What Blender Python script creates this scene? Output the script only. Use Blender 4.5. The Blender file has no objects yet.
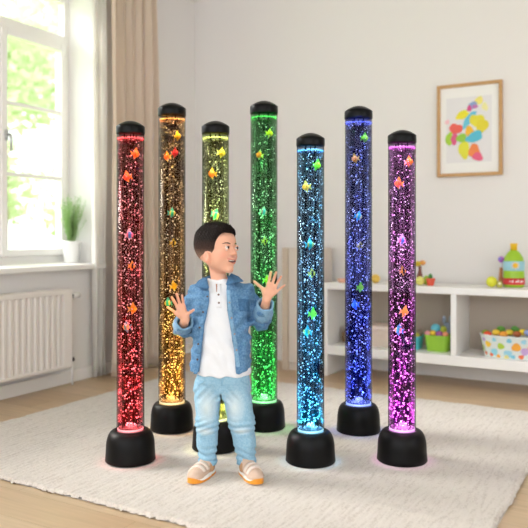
import bpy, bmesh, math, random
import numpy as np
from mathutils import Vector, Matrix, noise

random.seed(7)
RNG = np.random.default_rng(11)
scene = bpy.context.scene
PI = math.pi

# ------------------------------------------------------------------ colour helpers
def s2l(c):
    return c / 12.92 if c <= 0.04045 else ((c + 0.055) / 1.055) ** 2.4
def C(h):
    h = h.lstrip('#')
    return tuple(s2l(int(h[i:i + 2], 16) / 255) for i in (0, 2, 4)) + (1.0,)

# ------------------------------------------------------------------ camera
F = 700.0; CX = 264.0; HY = 235.0
YAW = math.atan(400 / 700)
CA, SA = math.cos(YAW), math.sin(YAW)
cam_d = bpy.data.cameras.new('camera')
cam = bpy.data.objects.new('camera', cam_d)
scene.collection.objects.link(cam)
cam_d.sensor_width = 36; cam_d.sensor_fit = 'HORIZONTAL'
cam_d.lens = 36 * F / 528
cam_d.shift_y = -(264 - HY) / 528
cam.location = (0, 0, 1.0)
cam.rotation_euler = (PI / 2, 0, YAW)
cam_d.clip_end = 200
cam_d.dof.use_dof = True
cam_d.dof.focus_distance = 3.04
cam_d.dof.aperture_fstop = 1.75
scene.camera = cam

# ------------------------------------------------------------------ world, sun, exposure
w = bpy.data.worlds.new('sky'); scene.world = w; w.use_nodes = True
bg = w.node_tree.nodes['Background']
bg.inputs[0].default_value = (0.93, 0.965, 1.0, 1)
bg.inputs[1].default_value = 2.55
sun_d = bpy.data.lights.new('sun', 'SUN'); sun = bpy.data.objects.new('sun', sun_d)
scene.collection.objects.link(sun)
sun_d.energy = 4.6; sun_d.angle = math.radians(24); sun_d.color = (1, 0.96, 0.9)
sun.location = (-8, 2, 6)
sun.rotation_euler = Vector((1.0, 0.28, -0.62)).to_track_quat('-Z', 'Y').to_euler()

def area(name, loc, direction, sx, sy, power, col=(1, 1, 1), spread=180, parent=None, shape='RECTANGLE'):
    d = bpy.data.lights.new(name, 'AREA'); d.shape = shape; d.size = sx
    if shape == 'RECTANGLE': d.size_y = sy
    d.energy = power; d.color = col; d.spread = math.radians(spread)
    o = bpy.data.objects.new(name, d); scene.collection.objects.link(o)
    o.location = loc; o.rotation_euler = Vector(direction).to_track_quat('-Z', 'Y').to_euler()
    if parent: o.parent = parent
    return o
vs = scene.view_settings
vs.view_transform = 'Standard'; vs.look = 'None'; vs.gamma = 1; vs.use_curve_mapping = False
vs.exposure = 0.32
scene.cycles.max_bounces = 14; scene.cycles.transparent_max_bounces = 40
scene.cycles.sample_clamp_indirect = 6

# ------------------------------------------------------------------ materials
def mat(name, col, rough=0.6, metal=0, spec=0.5, bump=None, var=None, coat=0, emit=None, transl=0, sheen=0):
    """principled surface; bump=(scale,strength,detail), var=(scale,colour2,amount)"""
    m = bpy.data.materials.new(name); m.use_nodes = True
    nt = m.node_tree; N = nt.nodes; L = nt.links; p = N['Principled BSDF']
    if isinstance(col, str): col = C(col)
    p.inputs['Base Color'].default_value = col
    p.inputs['Roughness'].default_value = rough; p.inputs['Metallic'].default_value = metal
    p.inputs['Specular IOR Level'].default_value = spec; p.inputs['Coat Weight'].default_value = coat
    p.inputs['Sheen Weight'].default_value = sheen
    tc = N.new('ShaderNodeTexCoord')
    if var:
        n = N.new('ShaderNodeTexNoise'); n.inputs['Scale'].default_value = var[0]; n.inputs['Detail'].default_value = 4
        L.new(tc.outputs['Object'], n.inputs['Vector'])
        mx = N.new('ShaderNodeMix'); mx.data_type = 'RGBA'
        mx.inputs[6].default_value = col; mx.inputs[7].default_value = C(var[1]) if isinstance(var[1], str) else var[1]
        r = N.new('ShaderNodeMapRange'); r.inputs[1].default_value = .35; r.inputs[2].default_value = .7; r.inputs[4].default_value = var[2]
        L.new(n.outputs[0], r.inputs[0]); L.new(r.outputs[0], mx.inputs[0]); L.new(mx.outputs[2], p.inputs['Base Color'])
    if bump:
        n2 = N.new('ShaderNodeTexNoise'); n2.inputs['Scale'].default_value = bump[0]; n2.inputs['Detail'].default_value = bump[2] if len(bump) > 2 else 3
        b = N.new('ShaderNodeBump'); b.inputs['Strength'].default_value = bump[1]; b.inputs['Distance'].default_value = 0.01
        L.new(tc.outputs['Object'], n2.inputs['Vector']); L.new(n2.outputs[0], b.inputs['Height']); L.new(b.outputs[0], p.inputs['Normal'])
    if emit:
        p.inputs['Emission Color'].default_value = C(emit[0]) if isinstance(emit[0], str) else emit[0]
        p.inputs['Emission Strength'].default_value = emit[1]
    if transl:
        out = N['Material Output']; t = N.new('ShaderNodeBsdfTranslucent'); t.inputs[0].default_value = col
        ms = N.new('ShaderNodeMixShader'); ms.inputs[0].default_value = transl
        L.new(p.outputs[0], ms.inputs[1]); L.new(t.outputs[0], ms.inputs[2]); L.new(ms.outputs[0], out.inputs[0])
    return m

def clear_mat(name, tint, edge, gloss=0.06, rough=0.02, face_pow=0.5, lo=0.0, hi=1.0):
    """thin clear wall: passes tinted light, darker where looked along, with a fresnel gloss"""
    m = bpy.data.materials.new(name); m.use_nodes = True
    nt = m.node_tree; N = nt.nodes; L = nt.links; N.remove(N['Principled BSDF']); out = N['Material Output']
    lw = N.new('ShaderNodeLayerWeight'); lw.inputs[0].default_value = face_pow
    mx = N.new('ShaderNodeMix'); mx.data_type = 'RGBA'; mx.inputs[6].default_value = tuple(tint) + (1,); mx.inputs[7].default_value = tuple(edge) + (1,)
    rg_ = N.new('ShaderNodeMapRange'); rg_.inputs[1].default_value = lo; rg_.inputs[2].default_value = hi; L.new(lw.outputs['Facing'], rg_.inputs[0]); L.new(rg_.outputs[0], mx.inputs[0])
    tr = N.new('ShaderNodeBsdfTransparent'); L.new(mx.outputs[2], tr.inputs[0])
    gl = N.new('ShaderNodeBsdfGlossy'); gl.inputs['Roughness'].default_value = rough
    fr = N.new('ShaderNodeFresnel'); fr.inputs[0].default_value = 1.35
    mm = N.new('ShaderNodeMath'); mm.operation = 'MULTIPLY'; mm.inputs[1].default_value = gloss
    L.new(fr.outputs[0], mm.inputs[0])
    ge = N.new('ShaderNodeNewGeometry'); m3 = N.new('ShaderNodeMath'); m3.operation = 'SUBTRACT'; m3.inputs[0].default_value = 1; L.new(ge.outputs['Backfacing'], m3.inputs[1])
    m4 = N.new('ShaderNodeMath'); m4.operation = 'MULTIPLY'; L.new(mm.outputs[0], m4.inputs[0]); L.new(m3.outputs[0], m4.inputs[1])
    ms = N.new('ShaderNodeMixShader'); L.new(m4.outputs[0], ms.inputs[0]); L.new(tr.outputs[0], ms.inputs[1]); L.new(gl.outputs[0], ms.inputs[2])
    L.new(ms.outputs[0], out.inputs[0])
    return m

# ------------------------------------------------------------------ object helpers
COL = scene.collection
def link(name, me, m=None, parent=None, smooth=True, loc=None):
    if m is not None:
        for x in (m if isinstance(m, (list, tuple)) else [m]): me.materials.append(x)
    if smooth:
        me.polygons.foreach_set('use_smooth', [True] * len(me.polygons))
    o = bpy.data.objects.new(name, me); COL.objects.link(o)
    if parent: o.parent = parent
    if loc is not None: o.location = loc
    return o
def obj_bm(name, bm, m=None, parent=None, smooth=False, loc=None):
    me = bpy.data.meshes.new(name); bmesh.ops.recalc_face_normals(bm, faces=bm.faces); bm.to_mesh(me); bm.free()
    return link(name, me, m, parent, smooth, loc)
def empty(name, loc, rz=0):
    o = bpy.data.objects.new(name, None); COL.objects.link(o); o.location = loc; o.rotation_euler = (0, 0, rz); o.empty_display_size = .1
    return o
def tag(o, label=None, cat=None, group=None, kind=None):
    if label: o['label'] = label
    if cat: o['category'] = cat
    if group: o['group'] = group
    if kind: o['kind'] = kind
    return o
def add_box(bm, lo, hi, bev=0, seg=2, rz=0):
    lo = Vector(lo); hi = Vector(hi)
    r = bmesh.ops.create_cube(bm, size=1)
    vs_ = r['verts']; c = (lo + hi) / 2; d = hi - lo
    for v in vs_: v.co = Vector((v.co.x * d.x, v.co.y * d.y, v.co.z * d.z))
    if rz: bmesh.ops.rotate(bm, verts=vs_, cent=(0, 0, 0), matrix=Matrix.Rotation(rz, 3, 'Z'))
    for v in vs_: v.co += c
    if bev:
        es = list({e for v in vs_ for e in v.link_edges})
        bmesh.ops.bevel(bm, geom=es, offset=bev, segments=seg, affect='EDGES', profile=.5)
def box(name, lo, hi, m, parent=None, bev=0, smooth=False):
    bm = bmesh.new(); add_box(bm, lo, hi, bev); return obj_bm(name, bm, m, parent, smooth)
def add_lathe(bm, prof, n=48, cen=(0, 0, 0), close_ends=True, sx=1, sy=1):
    rings = []
    for r, z in prof:
        if r < 1e-6:
            rings.append([bm.verts.new((cen[0], cen[1], cen[2] + z))])
        else:
            rings.append([bm.verts.new((cen[0] + sx * r * math.cos(2 * PI * k / n), cen[1] + sy * r * math.sin(2 * PI * k / n), cen[2] + z)) for k in range(n)])
    for a, b in zip(rings, rings[1:]):
        for k in range(n):
            k2 = (k + 1) % n
            if len(a) == 1 and len(b) == 1: continue
            if len(a) == 1: bm.faces.new((a[0], b[k], b[k2]))
            elif len(b) == 1: bm.faces.new((a[k], a[k2], b[0]))
            else: bm.faces.new((a[k], a[k2], b[k2], b[k]))
def lathe(name, prof, m, parent=None, n=48, cen=(0, 0, 0), smooth=True, sx=1, sy=1, loc=None):
    bm = bmesh.new(); add_lathe(bm, prof, n, cen, sx=sx, sy=sy); return obj_bm(name, bm, m, parent, smooth, loc)
def add_tube(bm, pts, r, n=10):
    pts = [Vector(p) for p in pts]; rs = r if isinstance(r, (list, tuple)) else [r] * len(pts)
    rings = []
    for i, p in enumerate(pts):
        d = (pts[min(i + 1, len(pts) - 1)] - pts[max(i - 1, 0)]).normalized()
        up = Vector((0, 0, 1)) if abs(d.z) < .9 else Vector((1, 0, 0))
        a = d.cross(up).normalized(); b = d.cross(a)
        rings.append([bm.verts.new(p + rs[i] * (a * math.cos(2 * PI * k / n) + b * math.sin(2 * PI * k / n))) for k in range(n)])
    for A, B in zip(rings, rings[1:]):
        for k in range(n): bm.faces.new((A[k], A[(k + 1) % n], B[(k + 1) % n], B[k]))
    bm.faces.new(rings[0][::-1]); bm.faces.new(rings[-1])
def tube(name, pts, r, m, parent=None, n=10):
    bm = bmesh.new(); add_tube(bm, pts, r, n); return obj_bm(name, bm, m, parent, True)
def add_ball(bm, c, r, sub=2, sc=(1, 1, 1)):
    res = bmesh.ops.create_icosphere(bm, subdivisions=sub, radius=r)
    for v in res['verts']: v.co = Vector((v.co.x * sc[0] + c[0], v.co.y * sc[1] + c[1], v.co.z * sc[2] + c[2]))
def ball(name, c, r, m, parent=None, sub=3, sc=(1, 1, 1)):
    bm = bmesh.new(); add_ball(bm, c, r, sub, sc); return obj_bm(name, bm, m, parent, True)
def add_prism(bm, poly, axis, lo, hi):
    """polygon (a,b) list extruded along axis ('x','y','z')"""
    def P(a, b, c): return {'x': (c, a, b), 'y': (a, c, b), 'z': (a, b, c)}[axis]
    A = [bm.verts.new(P(a, b, lo)) for a, b in poly]; B = [bm.verts.new(P(a, b, hi)) for a, b in poly]
    n = len(poly); bm.faces.new(A); bm.faces.new(B[::-1])
    for i in range(n): bm.faces.new((A[i], A[(i + 1) % n], B[(i + 1) % n], B[i]))
def smooth_by_angle(o, deg=40):
    me = o.data
    me.polygons.foreach_set('use_smooth', [True] * len(me.polygons))
    me.set_sharp_from_angle(angle=math.radians(deg))
def copy_tree(o, parent=None):
    c = o.copy(); COL.objects.link(c)
    if parent: c.parent = parent
    for ch in list(o.children): copy_tree(ch, c)
    return c

def room(px, t):
    """floor position seen at picture column px, at distance t along the view axis"""
    x = (px - CX) / F
    return t * (x * CA - SA), t * (x * SA + CA)
def zat(py, t): return 1.0 - (py - HY) / F * t

RUG_Z = 0.020
WX, WY, RX, CZ = -3.5, 4.93, 2.6, 3.0        # left wall, back wall, right wall, ceiling

# ================================================================== STRUCTURE
m_wall = mat('painted_wall', '#e9e5e2', .9, spec=.2, bump=(90, .03))
m_white = mat('white_paint', '#f1eeeb', .45)
m_trim = mat('trim_white', '#efebe6', .5)
m_ceil = mat('ceiling_white', '#f2f0ed', .9)

def floor_material():
    m = bpy.data.materials.new('oak_floor'); m.use_nodes = True; nt = m.node_tree; N = nt.nodes; L = nt.links; p = N['Principled BSDF']
    tc = N.new('ShaderNodeTexCoord'); br = N.new('ShaderNodeTexBrick')
    br.inputs['Scale'].default_value = 1; br.inputs['Brick Width'].default_value = 1.6; br.inputs['Row Height'].default_value = .19
    br.inputs['Mortar Size'].default_value = .0012; br.inputs['Mortar Smooth'].default_value = .3
    br.inputs['Color1'].default_value = C('#c9af90'); br.inputs['Color2'].default_value = C('#bc9f7e'); br.inputs['Mortar'].default_value = C('#9c8060')
    br.offset = .37
    mp = N.new('ShaderNodeMapping'); mp.inputs['Rotation'].default_value = (0, 0, 0)
    L.new(tc.outputs['Object'], mp.inputs[0]); L.new(mp.outputs[0], br.inputs['Vector'])
    st = N.new('ShaderNodeMapping'); st.inputs['Scale'].default_value = (1.2, 22, 1); L.new(tc.outputs['Object'], st.inputs[0])
    n = N.new('ShaderNodeTexNoise'); n.inputs['Scale'].default_value = 2.2; n.inputs['Detail'].default_value = 7; n.inputs['Distortion'].default_value = .6
    L.new(st.outputs[0], n.inputs['Vector'])
    r = N.new('ShaderNodeMapRange'); r.inputs[1].default_value = .3; r.inputs[2].default_value = .75; r.inputs[3].default_value = .86; r.inputs[4].default_value = 1.08
    L.new(n.outputs[0], r.inputs[0])
    mx = N.new('ShaderNodeMix'); mx.data_type = 'RGBA'; mx.blend_type = 'MULTIPLY'; mx.inputs[0].default_value = 1
    L.new(br.outputs['Color'], mx.inputs[6]); L.new(r.outputs[0], mx.inputs[7]); L.new(mx.outputs[2], p.inputs['Base Color'])
    p.inputs['Roughness'].default_value = .38
    b = N.new('ShaderNodeBump'); b.inputs['Strength'].default_value = .15; b.inputs['Distance'].default_value = .002
    L.new(br.outputs['Fac'], b.inputs['Height']); b.invert = True; L.new(b.outputs[0], p.inputs['Normal'])
    return m
tag(box('floor', (WX - .4, -2.2, -.06), (RX + .15, WY + .15, 0), floor_material()), kind='structure')
tag(box('ceiling', (WX - .4, -2.2, CZ), (RX + .15, WY + .15, CZ + .1), m_ceil), kind='structure')
tag(box('wall_back', (WX, WY, 0), (RX + .15, WY + .15, CZ), m_wall), kind='structure')
# right wall, out of the frame, with a tall window opening
bm = bmesh.new()
for lo, hi in (((RX, -2.2, 0), (RX + .15, .2, CZ)), ((RX, 3.0, 0), (RX + .15, WY, CZ)), ((RX, .2, 0), (RX + .15, 3.0, .5)), ((RX, .2, 2.5), (RX + .15, 3.0, CZ))):
    add_box(bm, lo, hi)
tag(obj_bm('wall_right', bm, m_wall), kind='structure')
# left wall with the recessed window opening
WIN_Y0, WIN_Y1, WIN_Z0, WIN_Z1, GX = 1.15, 3.76, .765, 2.74, -3.79
bm = bmesh.new()
for lo, hi in (((WX - .4, -2.2, 0), (WX, WIN_Y0, CZ)), ((WX - .4, WIN_Y1, 0), (WX, WY + .15, CZ)),
               ((WX - .4, WIN_Y0, 0), (WX, WIN_Y1, WIN_Z0)), ((WX - .4, WIN_Y0, WIN_Z1), (WX, WIN_Y1, CZ))):
    add_box(bm, lo, hi)
tag(obj_bm('wall_left', bm, m_wall), kind='structure')
tag(box('baseboard_left', (WX, -2.2, 0), (WX + .018, WY, .085), m_trim, bev=.004), kind='structure')
tag(box('baseboard_back', (WX + .018, WY - .018, 0), (RX, WY, .085), m_trim, bev=.004), kind='structure')
tag(box('trim_1', (WX - .29, WIN_Y0 + .001, WIN_Z0), (WX + .075, WIN_Y1 - .001, .80), m_white, bev=.006), kind='structure')   # window sill

tag(box('lit_reveal_board', (GX, WIN_Y1 - .012, .80), (WX - .001, WIN_Y1 + .0, WIN_Z1), m_white), kind='structure')    # added white board, its white stands for window light on the recess

# window: outer frame, transom, two casements, two upper lights
win = empty('window_1', (GX, WIN_Y0, .80)); tag(win, kind='structure')
def wbox(name, lo, hi, parent, m=m_white, bev=.005):
    lo = Vector(lo) - win.location; hi = Vector(hi) - win.location
    bm = bmesh.new(); add_box(bm, lo, hi, bev); return obj_bm(name, bm, m, parent)
def wframe(name, y0, y1, z0, z1, t, x0, x1, parent, bars=()):
    bm = bmesh.new(); L = win.location
    for lo, hi in (((x0, y0, z0), (x1, y0 + t, z1)), ((x0, y1 - t, z0), (x1, y1, z1)), ((x0, y0 + t, z0), (x1, y1 - t, z0 + t)), ((x0, y0 + t, z1 - t), (x1, y1 - t, z1))):
        add_box(bm, Vector(lo) - L, Vector(hi) - L, .006)
    for z in bars: add_box(bm, Vector((x0 + .012, y0 + t, z - .013)) - L, Vector((x1 - .008, y1 - t, z + .013)) - L, .003)
    return obj_bm(name, bm, m_white, parent)
wframe('window_frame', WIN_Y0, WIN_Y1, .80, WIN_Z1, .055, GX - .06, GX, win)
wbox('transom', (GX - .06, WIN_Y0 + .055, 2.375), (GX + .005, WIN_Y1 - .055, 2.445), win)
wbox('mullion', (GX - .06, 3.10 - .03, .855), (GX, 3.10 + .03, 2.375), win)
wbox('mullion', (GX - .06, 2.44 - .03, .855), (GX, 2.44 + .03, 2.375), win)
wbox('mullion', (GX - .06, 1.79 - .03, .855), (GX, 1.79 + .03, 2.375), win)
m_glass = clear_mat('window_glass', (.97, .98, .98), (.9, .93, .93), gloss=.5, rough=.01)
for y0, y1 in ((3.13, 3.705), (2.47, 3.07), (1.82, 2.41), (1.205, 1.76)):
    c = wframe('casement', y0, y1, .855, 2.375, .048, GX - .045, GX + .022, win, bars=(1.406, 1.88))
    wbox('glass_pane', (GX - .016, y0 + .055, .91), (GX - .010, y1 - .055, 2.32), c, m_glass, 0)
    wbox('glass_pane', (GX - .035, y0 - .01, 2.44), (GX - .029, y1 + .01, 2.69), win, m_glass, 0)
m_chrome = mat('brushed_metal', '#b9b9ba', .3, 1)
bm = bmesh.new(); L0 = Vector((GX + .022, 3.165, 1.66)) - win.location
add_box(bm, L0 + Vector((0, -.014, -.035)), L0 + Vector((.01, .014, .035)), .004)
add_tube(bm, [L0 + Vector((.005, 0, 0)), L0 + Vector((.045, 0, 0)), L0 + Vector((.05, .0, -.02)), L0 + Vector((.05, 0, -.11))], .009)
obj_bm('window_handle', bm, m_chrome, win, True)

# outdoor ground
tag(box('ground', (-60, -30, -.9), (WX - .45, 60, -.75), mat('lawn', '#9fb86a', .95, var=(.6, '#b9c98a', .8))), kind='structure')

# ================================================================== SDF MODELLING TOOLS
class Field:
    def __init__(s, lo, hi, h):
        s.lo = np.array(lo, np.float32); s.h = h
        s.n = np.ceil((np.array(hi) - s.lo) / h).astype(int) + 1
        s.ax = [(s.lo[i] + np.arange(s.n[i]) * h).astype(np.float32) for i in range(3)]
        s.F = np.full(s.n, .04, np.float32)
    def region(s, lo, hi):
        sl = []
        for i in range(3):
            a = max(0, int((lo[i] - s.lo[i]) / s.h)); b = min(s.n[i], int((hi[i] - s.lo[i]) / s.h) + 2)
            sl.append(slice(a, max(a, b)))
        sl = tuple(sl)
        X = s.ax[0][sl[0]][:, None, None]; Y = s.ax[1][sl[1]][None, :, None]; Z = s.ax[2][sl[2]][None, None, :]
        return sl, X, Y, Z
    def op(s, fn, lo, hi, k=.01, mode='add', pad=None):
        pad = (k + 2.5 * s.h) if pad is None else pad
        sl, X, Y, Z = s.region([a - pad for a in lo], [a + pad for a in hi])
        A = s.F[sl]
        if A.size == 0: return s
        B = np.broadcast_to(fn(X, Y, Z), A.shape).astype(np.float32)
        k = max(k, 1e-6)
        if mode == 'add':
            t = np.clip(.5 + .5 * (B - A) / k, 0, 1); s.F[sl] = B * (1 - t) + A * t - k * t * (1 - t)
        elif mode == 'sub':
            Bn = -B; t = np.clip(.5 - .5 * (Bn - A) / k, 0, 1); s.F[sl] = Bn * (1 - t) + A * t + k * t * (1 - t)
        return s
    def cone(s, a, b, r1, r2, k=.01, mode='add', sy=1.0):
        a = np.array(a, float); b = np.array(b, float); ba = b - a; L2 = max((ba * ba).sum(), 1e-9); R = max(r1, r2) * max(1, sy)
        def fn(X, Y, Z):
            px, py, pz = X - a[0], Y - a[1], Z - a[2]
            t = np.clip((px * ba[0] + py * ba[1] + pz * ba[2]) / L2, 0, 1)
            qx, qy, qz = px - t * ba[0], (py - t * ba[1]) / sy, pz - t * ba[2]
            return (np.sqrt(qx * qx + qy * qy + qz * qz) - (r1 + (r2 - r1) * t)) * min(1, sy)
        return s.op(fn, np.minimum(a, b) - R, np.maximum(a, b) + R, k, mode)
    def ell(s, c, r, k=.01, mode='add', rot=None, cen=None):
        """ellipsoid; rot = 3x3 whose columns are the local axes, cen = origin of that local frame"""
        c = np.array(c, float); r = np.array(r, float)
        Rm = np.eye(3) if rot is None else np.array(rot); o = c if cen is None else np.array(cen) + Rm @ c
        def fn(X, Y, Z):
            p = [X - o[0], Y - o[1], Z - o[2]]
            q = [p[0] * Rm[0, i] + p[1] * Rm[1, i] + p[2] * Rm[2, i] for i in range(3)]
            k0 = np.sqrt(sum((q[i] / r[i]) ** 2 for i in range(3))); k1 = np.sqrt(sum((q[i] / r[i] ** 2) ** 2 for i in range(3)))
            return k0 * (k0 - 1) / np.maximum(k1, 1e-6)
        m = max(r); return s.op(fn, o - m, o + m, k, mode)
    def displace(s, fn, band=.02):
        X, Y, Z = s.ax[0][:, None, None], s.ax[1][None, :, None], s.ax[2][None, None, :]
        s.F += fn(X, Y, Z).astype(np.float32); return s
    def sample(s, p):
        q = (np.array(p) - s.lo) / s.h; i = np.clip(np.floor(q).astype(int), 0, s.n - 2); f = np.clip(q - i, 0, 1); v = 0.
        for a in (0, 1):
            for b in (0, 1):
                for c in (0, 1):
                    v += s.F[i[0] + a, i[1] + b, i[2] + c] * (f[0] if a else 1 - f[0]) * (f[1] if b else 1 - f[1]) * (f[2] if c else 1 - f[2])
        return float(v)
    def hit(s, p, d, most=.4):
        """first surface point from p along d"""
        p = np.array(p, float); d = np.array(d, float); d /= np.linalg.norm(d); t = 0; st = s.h * .5
        while t < most:
            if s.sample(p + d * t) < 0: return p + d * t
            t += st
        return None
    def mesh(s, name, m, parent=None, smooth_it=0, loc=None):
        v, q = nets(s.F, s.lo, s.h)
        me = bpy.data.meshes.new(name)
        me.vertices.add(len(v)); me.vertices.foreach_set('co', v.astype(np.float32).ravel())
        me.loops.add(len(q) * 4); me.loops.foreach_set('vertex_index', q.astype(np.int32).ravel())
        me.polygons.add(len(q)); me.polygons.foreach_set('loop_start', (np.arange(len(q)) * 4).astype(np.int32))
        me.update(calc_edges=True); me.validate()
        o = link(name, me, m, parent, True, loc)
        if smooth_it:
            md = o.modifiers.new('soften', 'SMOOTH'); md.iterations = smooth_it; md.factor = .5
        return o
def nets(Fd, lo, h):
    S = Fd < 0; nx, ny, nz = Fd.shape
    cnt = np.zeros((nx - 1, ny - 1, nz - 1), np.int8)
    offs = [(i, j, k) for i in (0, 1) for j in (0, 1) for k in (0, 1)]
    for i, j, k in offs: cnt += S[i:nx - 1 + i, j:ny - 1 + j, k:nz - 1 + k]
    act = (cnt > 0) & (cnt < 8); idx = np.argwhere(act)
    vid = np.full(act.shape, -1, np.int32); vid[act] = np.arange(len(idx))
    V = {o: Fd[idx[:, 0] + o[0], idx[:, 1] + o[1], idx[:, 2] + o[2]] for o in offs}
    acc = np.zeros((len(idx), 3)); num = np.zeros(len(idx))
    for a in offs:
        for ax in range(3):
            if a[ax]: continue
            b = list(a); b[ax] = 1; b = tuple(b)
            va, vb = V[a], V[b]; mk = (va < 0) != (vb < 0)
            t = np.where(mk, va / np.where(mk, va - vb, 1), 0)
            for d in range(3): acc[:, d] += np.where(mk, a[d] + (t if d == ax else 0), 0)
            num += mk
    verts = (idx + acc / num[:, None]) * h + lo
    quads = []
    for ax in range(3):
        sl0 = [slice(None)] * 3; sl1 = [slice(None)] * 3; sl0[ax] = slice(0, -1); sl1[ax] = slice(1, None)
        A, B = S[tuple(sl0)], S[tuple(sl1)]; e = np.argwhere(A != B)
        o1, o2 = [(1, 2), (2, 0), (0, 1)][ax]
        lim = np.array(act.shape); ok = (e[:, o1] > 0) & (e[:, o2] > 0) & (e[:, o1] < lim[o1]) & (e[:, o2] < lim[o2]); e = e[ok]
        def cell(d1, d2):
            c = e.copy(); c[:, o1] -= d1; c[:, o2] -= d2; return vid[c[:, 0], c[:, 1], c[:, 2]]
        q = np.stack([cell(1, 1), cell(0, 1), cell(0, 0), cell(1, 0)], 1)
        ins = S[e[:, 0], e[:, 1], e[:, 2]]
        q[~ins] = q[~ins][:, ::-1]
        quads.append(q)
    return verts, np.concatenate(quads)

# ================================================================== RUG
def make_rug():
    x0, x1, y0, y1 = -3.03, -.495, 1.95, 4.13
    nx, ny = 420, 360
    us = np.linspace(0, 1, nx); vs_ = np.linspace(0, 1, ny)
    def edge(n, amp, rough):
        a = RNG.normal(0, 1, n); k = np.ones(3) / 3
        b = np.convolve(a, k, 'same') * amp
        c = np.interp(np.arange(n), np.arange(0, n, 16), RNG.normal(0, rough, len(range(0, n, 16))))
        return b + c
    eL, eR, eN, eF = edge(ny, .004, .006), edge(ny, .004, .006), edge(nx, .004, .006), edge(nx, .004, .005)
    XX = np.zeros((nx, ny)); YY = np.zeros((nx, ny))
    for j in range(ny): XX[:, j] = (x0 + eL[j]) * (1 - us) + (x1 + eR[j]) * us
    for i in range(nx): YY[i, :] = (y0 + eN[i]) * (1 - vs_) + (y1 + eF[i]) * vs_
    ZZ = np.full((nx, ny), RUG_Z)
    ZZ += RNG.normal(0, .0006, (nx, ny))
    # woven ribs plus a few soft creases
    ZZ += .0007 * np.sin(XX * 2 * PI / .028 + 2 * np.sin(YY * 3))
    def crease(xa, ya, xb, yb, wd, hgt):
        d = np.array([xb - xa, yb - ya]); L = np.hypot(*d); d /= L
        s = (XX - xa) * d[0] + (YY - ya) * d[1]; t = -(XX - xa) * d[1] + (YY - ya) * d[0] + .02 * np.sin(s * 9)
        return hgt * np.exp(-(t / wd) ** 2) * np.clip(1 - ((s - L / 2) / (L / 2)) ** 2, 0, 1)
    for a in ((-2.2, 2.2, -1.9, 2.75, .02, .006), (-1.9, 2.1, -1.75, 2.5, .015, .005), (-2.6, 2.6, -2.3, 2.9, .02, .004),
              (-1.2, 2.9, -.6, 3.05, .025, .005), (-1.1, 3.2, -.55, 3.42, .03, .005), (-1.0, 2.45, -.55, 2.4, .02, .004), (-1.7, 3.3, -1.3, 3.6, .02, .004)):
        ZZ += crease(*a)
    # keep the top level where things stand
    for (sx, sy) in STANDS:
        ww = np.clip((np.hypot(XX - sx, YY - sy) - .12) / .06, 0, 1); ZZ = RUG_Z - .0005 + (ZZ - RUG_Z) * ww
    d = np.minimum(np.minimum(us[:, None], 1 - us[:, None]) * (x1 - x0), np.minimum(vs_[None], 1 - vs_[None]) * (y1 - y0))
    ZZ = .002 + (ZZ - .002) * np.sqrt(np.clip(d / .014, 0, 1)) + np.clip(1 - d / .02, 0, 1) * np.abs(RNG.normal(0, .004, (nx, ny)))
    v = np.stack([XX, YY, ZZ], -1).reshape(-1, 3)
    i, j = np.meshgrid(np.arange(nx - 1), np.arange(ny - 1), indexing='ij'); a = (i * ny + j).ravel()
    q = np.stack([a, a + ny, a + ny + 1, a + 1], 1)
    # underside
    b0 = len(v); cs = [[x0, y0, .001], [x1, y0, .001], [x1, y1, .001], [x0, y1, .001]]
    me = bpy.data.meshes.new('rug'); me.from_pydata(np.concatenate([v, np.array(cs)]).tolist(), [], q.tolist() + [[b0 + 3, b0 + 2, b0 + 1, b0]])
    m = bpy.data.materials.new('rug_wool'); m.use_nodes = True; nt = m.node_tree; N = nt.nodes; L = nt.links; p = N['Principled BSDF']
    p.inputs['Roughness'].default_value = .95; p.inputs['Specular IOR Level'].default_value = .15; p.inputs['Sheen Weight'].default_value = .3
    tc = N.new('ShaderNodeTexCoord')
    mp = N.new('ShaderNodeMapping'); mp.inputs['Scale'].default_value = (60, 9, 20); L.new(tc.outputs['Object'], mp.inputs[0])
    n = N.new('ShaderNodeTexNoise'); n.inputs['Scale'].default_value = 1.6; n.inputs['Detail'].default_value = 5; L.new(mp.outputs[0], n.inputs['Vector'])
    n2 = N.new('ShaderNodeTexNoise'); n2.inputs['Scale'].default_value = 160; n2.inputs['Detail'].default_value = 3; L.new(tc.outputs['Object'], n2.inputs['Vector'])
    ad = N.new('ShaderNodeMath'); ad.operation = 'ADD'; L.new(n.outputs[0], ad.inputs[0]); L.new(n2.outputs[0], ad.inputs[1])
    cr = N.new('ShaderNodeValToRGB'); cr.color_ramp.elements[0].position = .75; cr.color_ramp.elements[0].color = C('#b7aca3')
    cr.color_ramp.elements[1].position = 1.2 if False else 1.0; cr.color_ramp.elements[1].color = C('#cdc4bc')
    L.new(ad.outputs[0], cr.inputs[0]); L.new(cr.outputs[0], p.inputs['Base Color'])
    b = N.new('ShaderNodeBump'); b.inputs['Strength'].default_value = .6; b.inputs['Distance'].default_value = .003
    L.new(ad.outputs[0], b.inputs['Height']); L.new(b.outputs[0], p.inputs['Normal'])
    o = link('rug', me, m); tag(o, 'large cream woven shaggy rug lying on the light wooden floor', 'rug')

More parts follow.
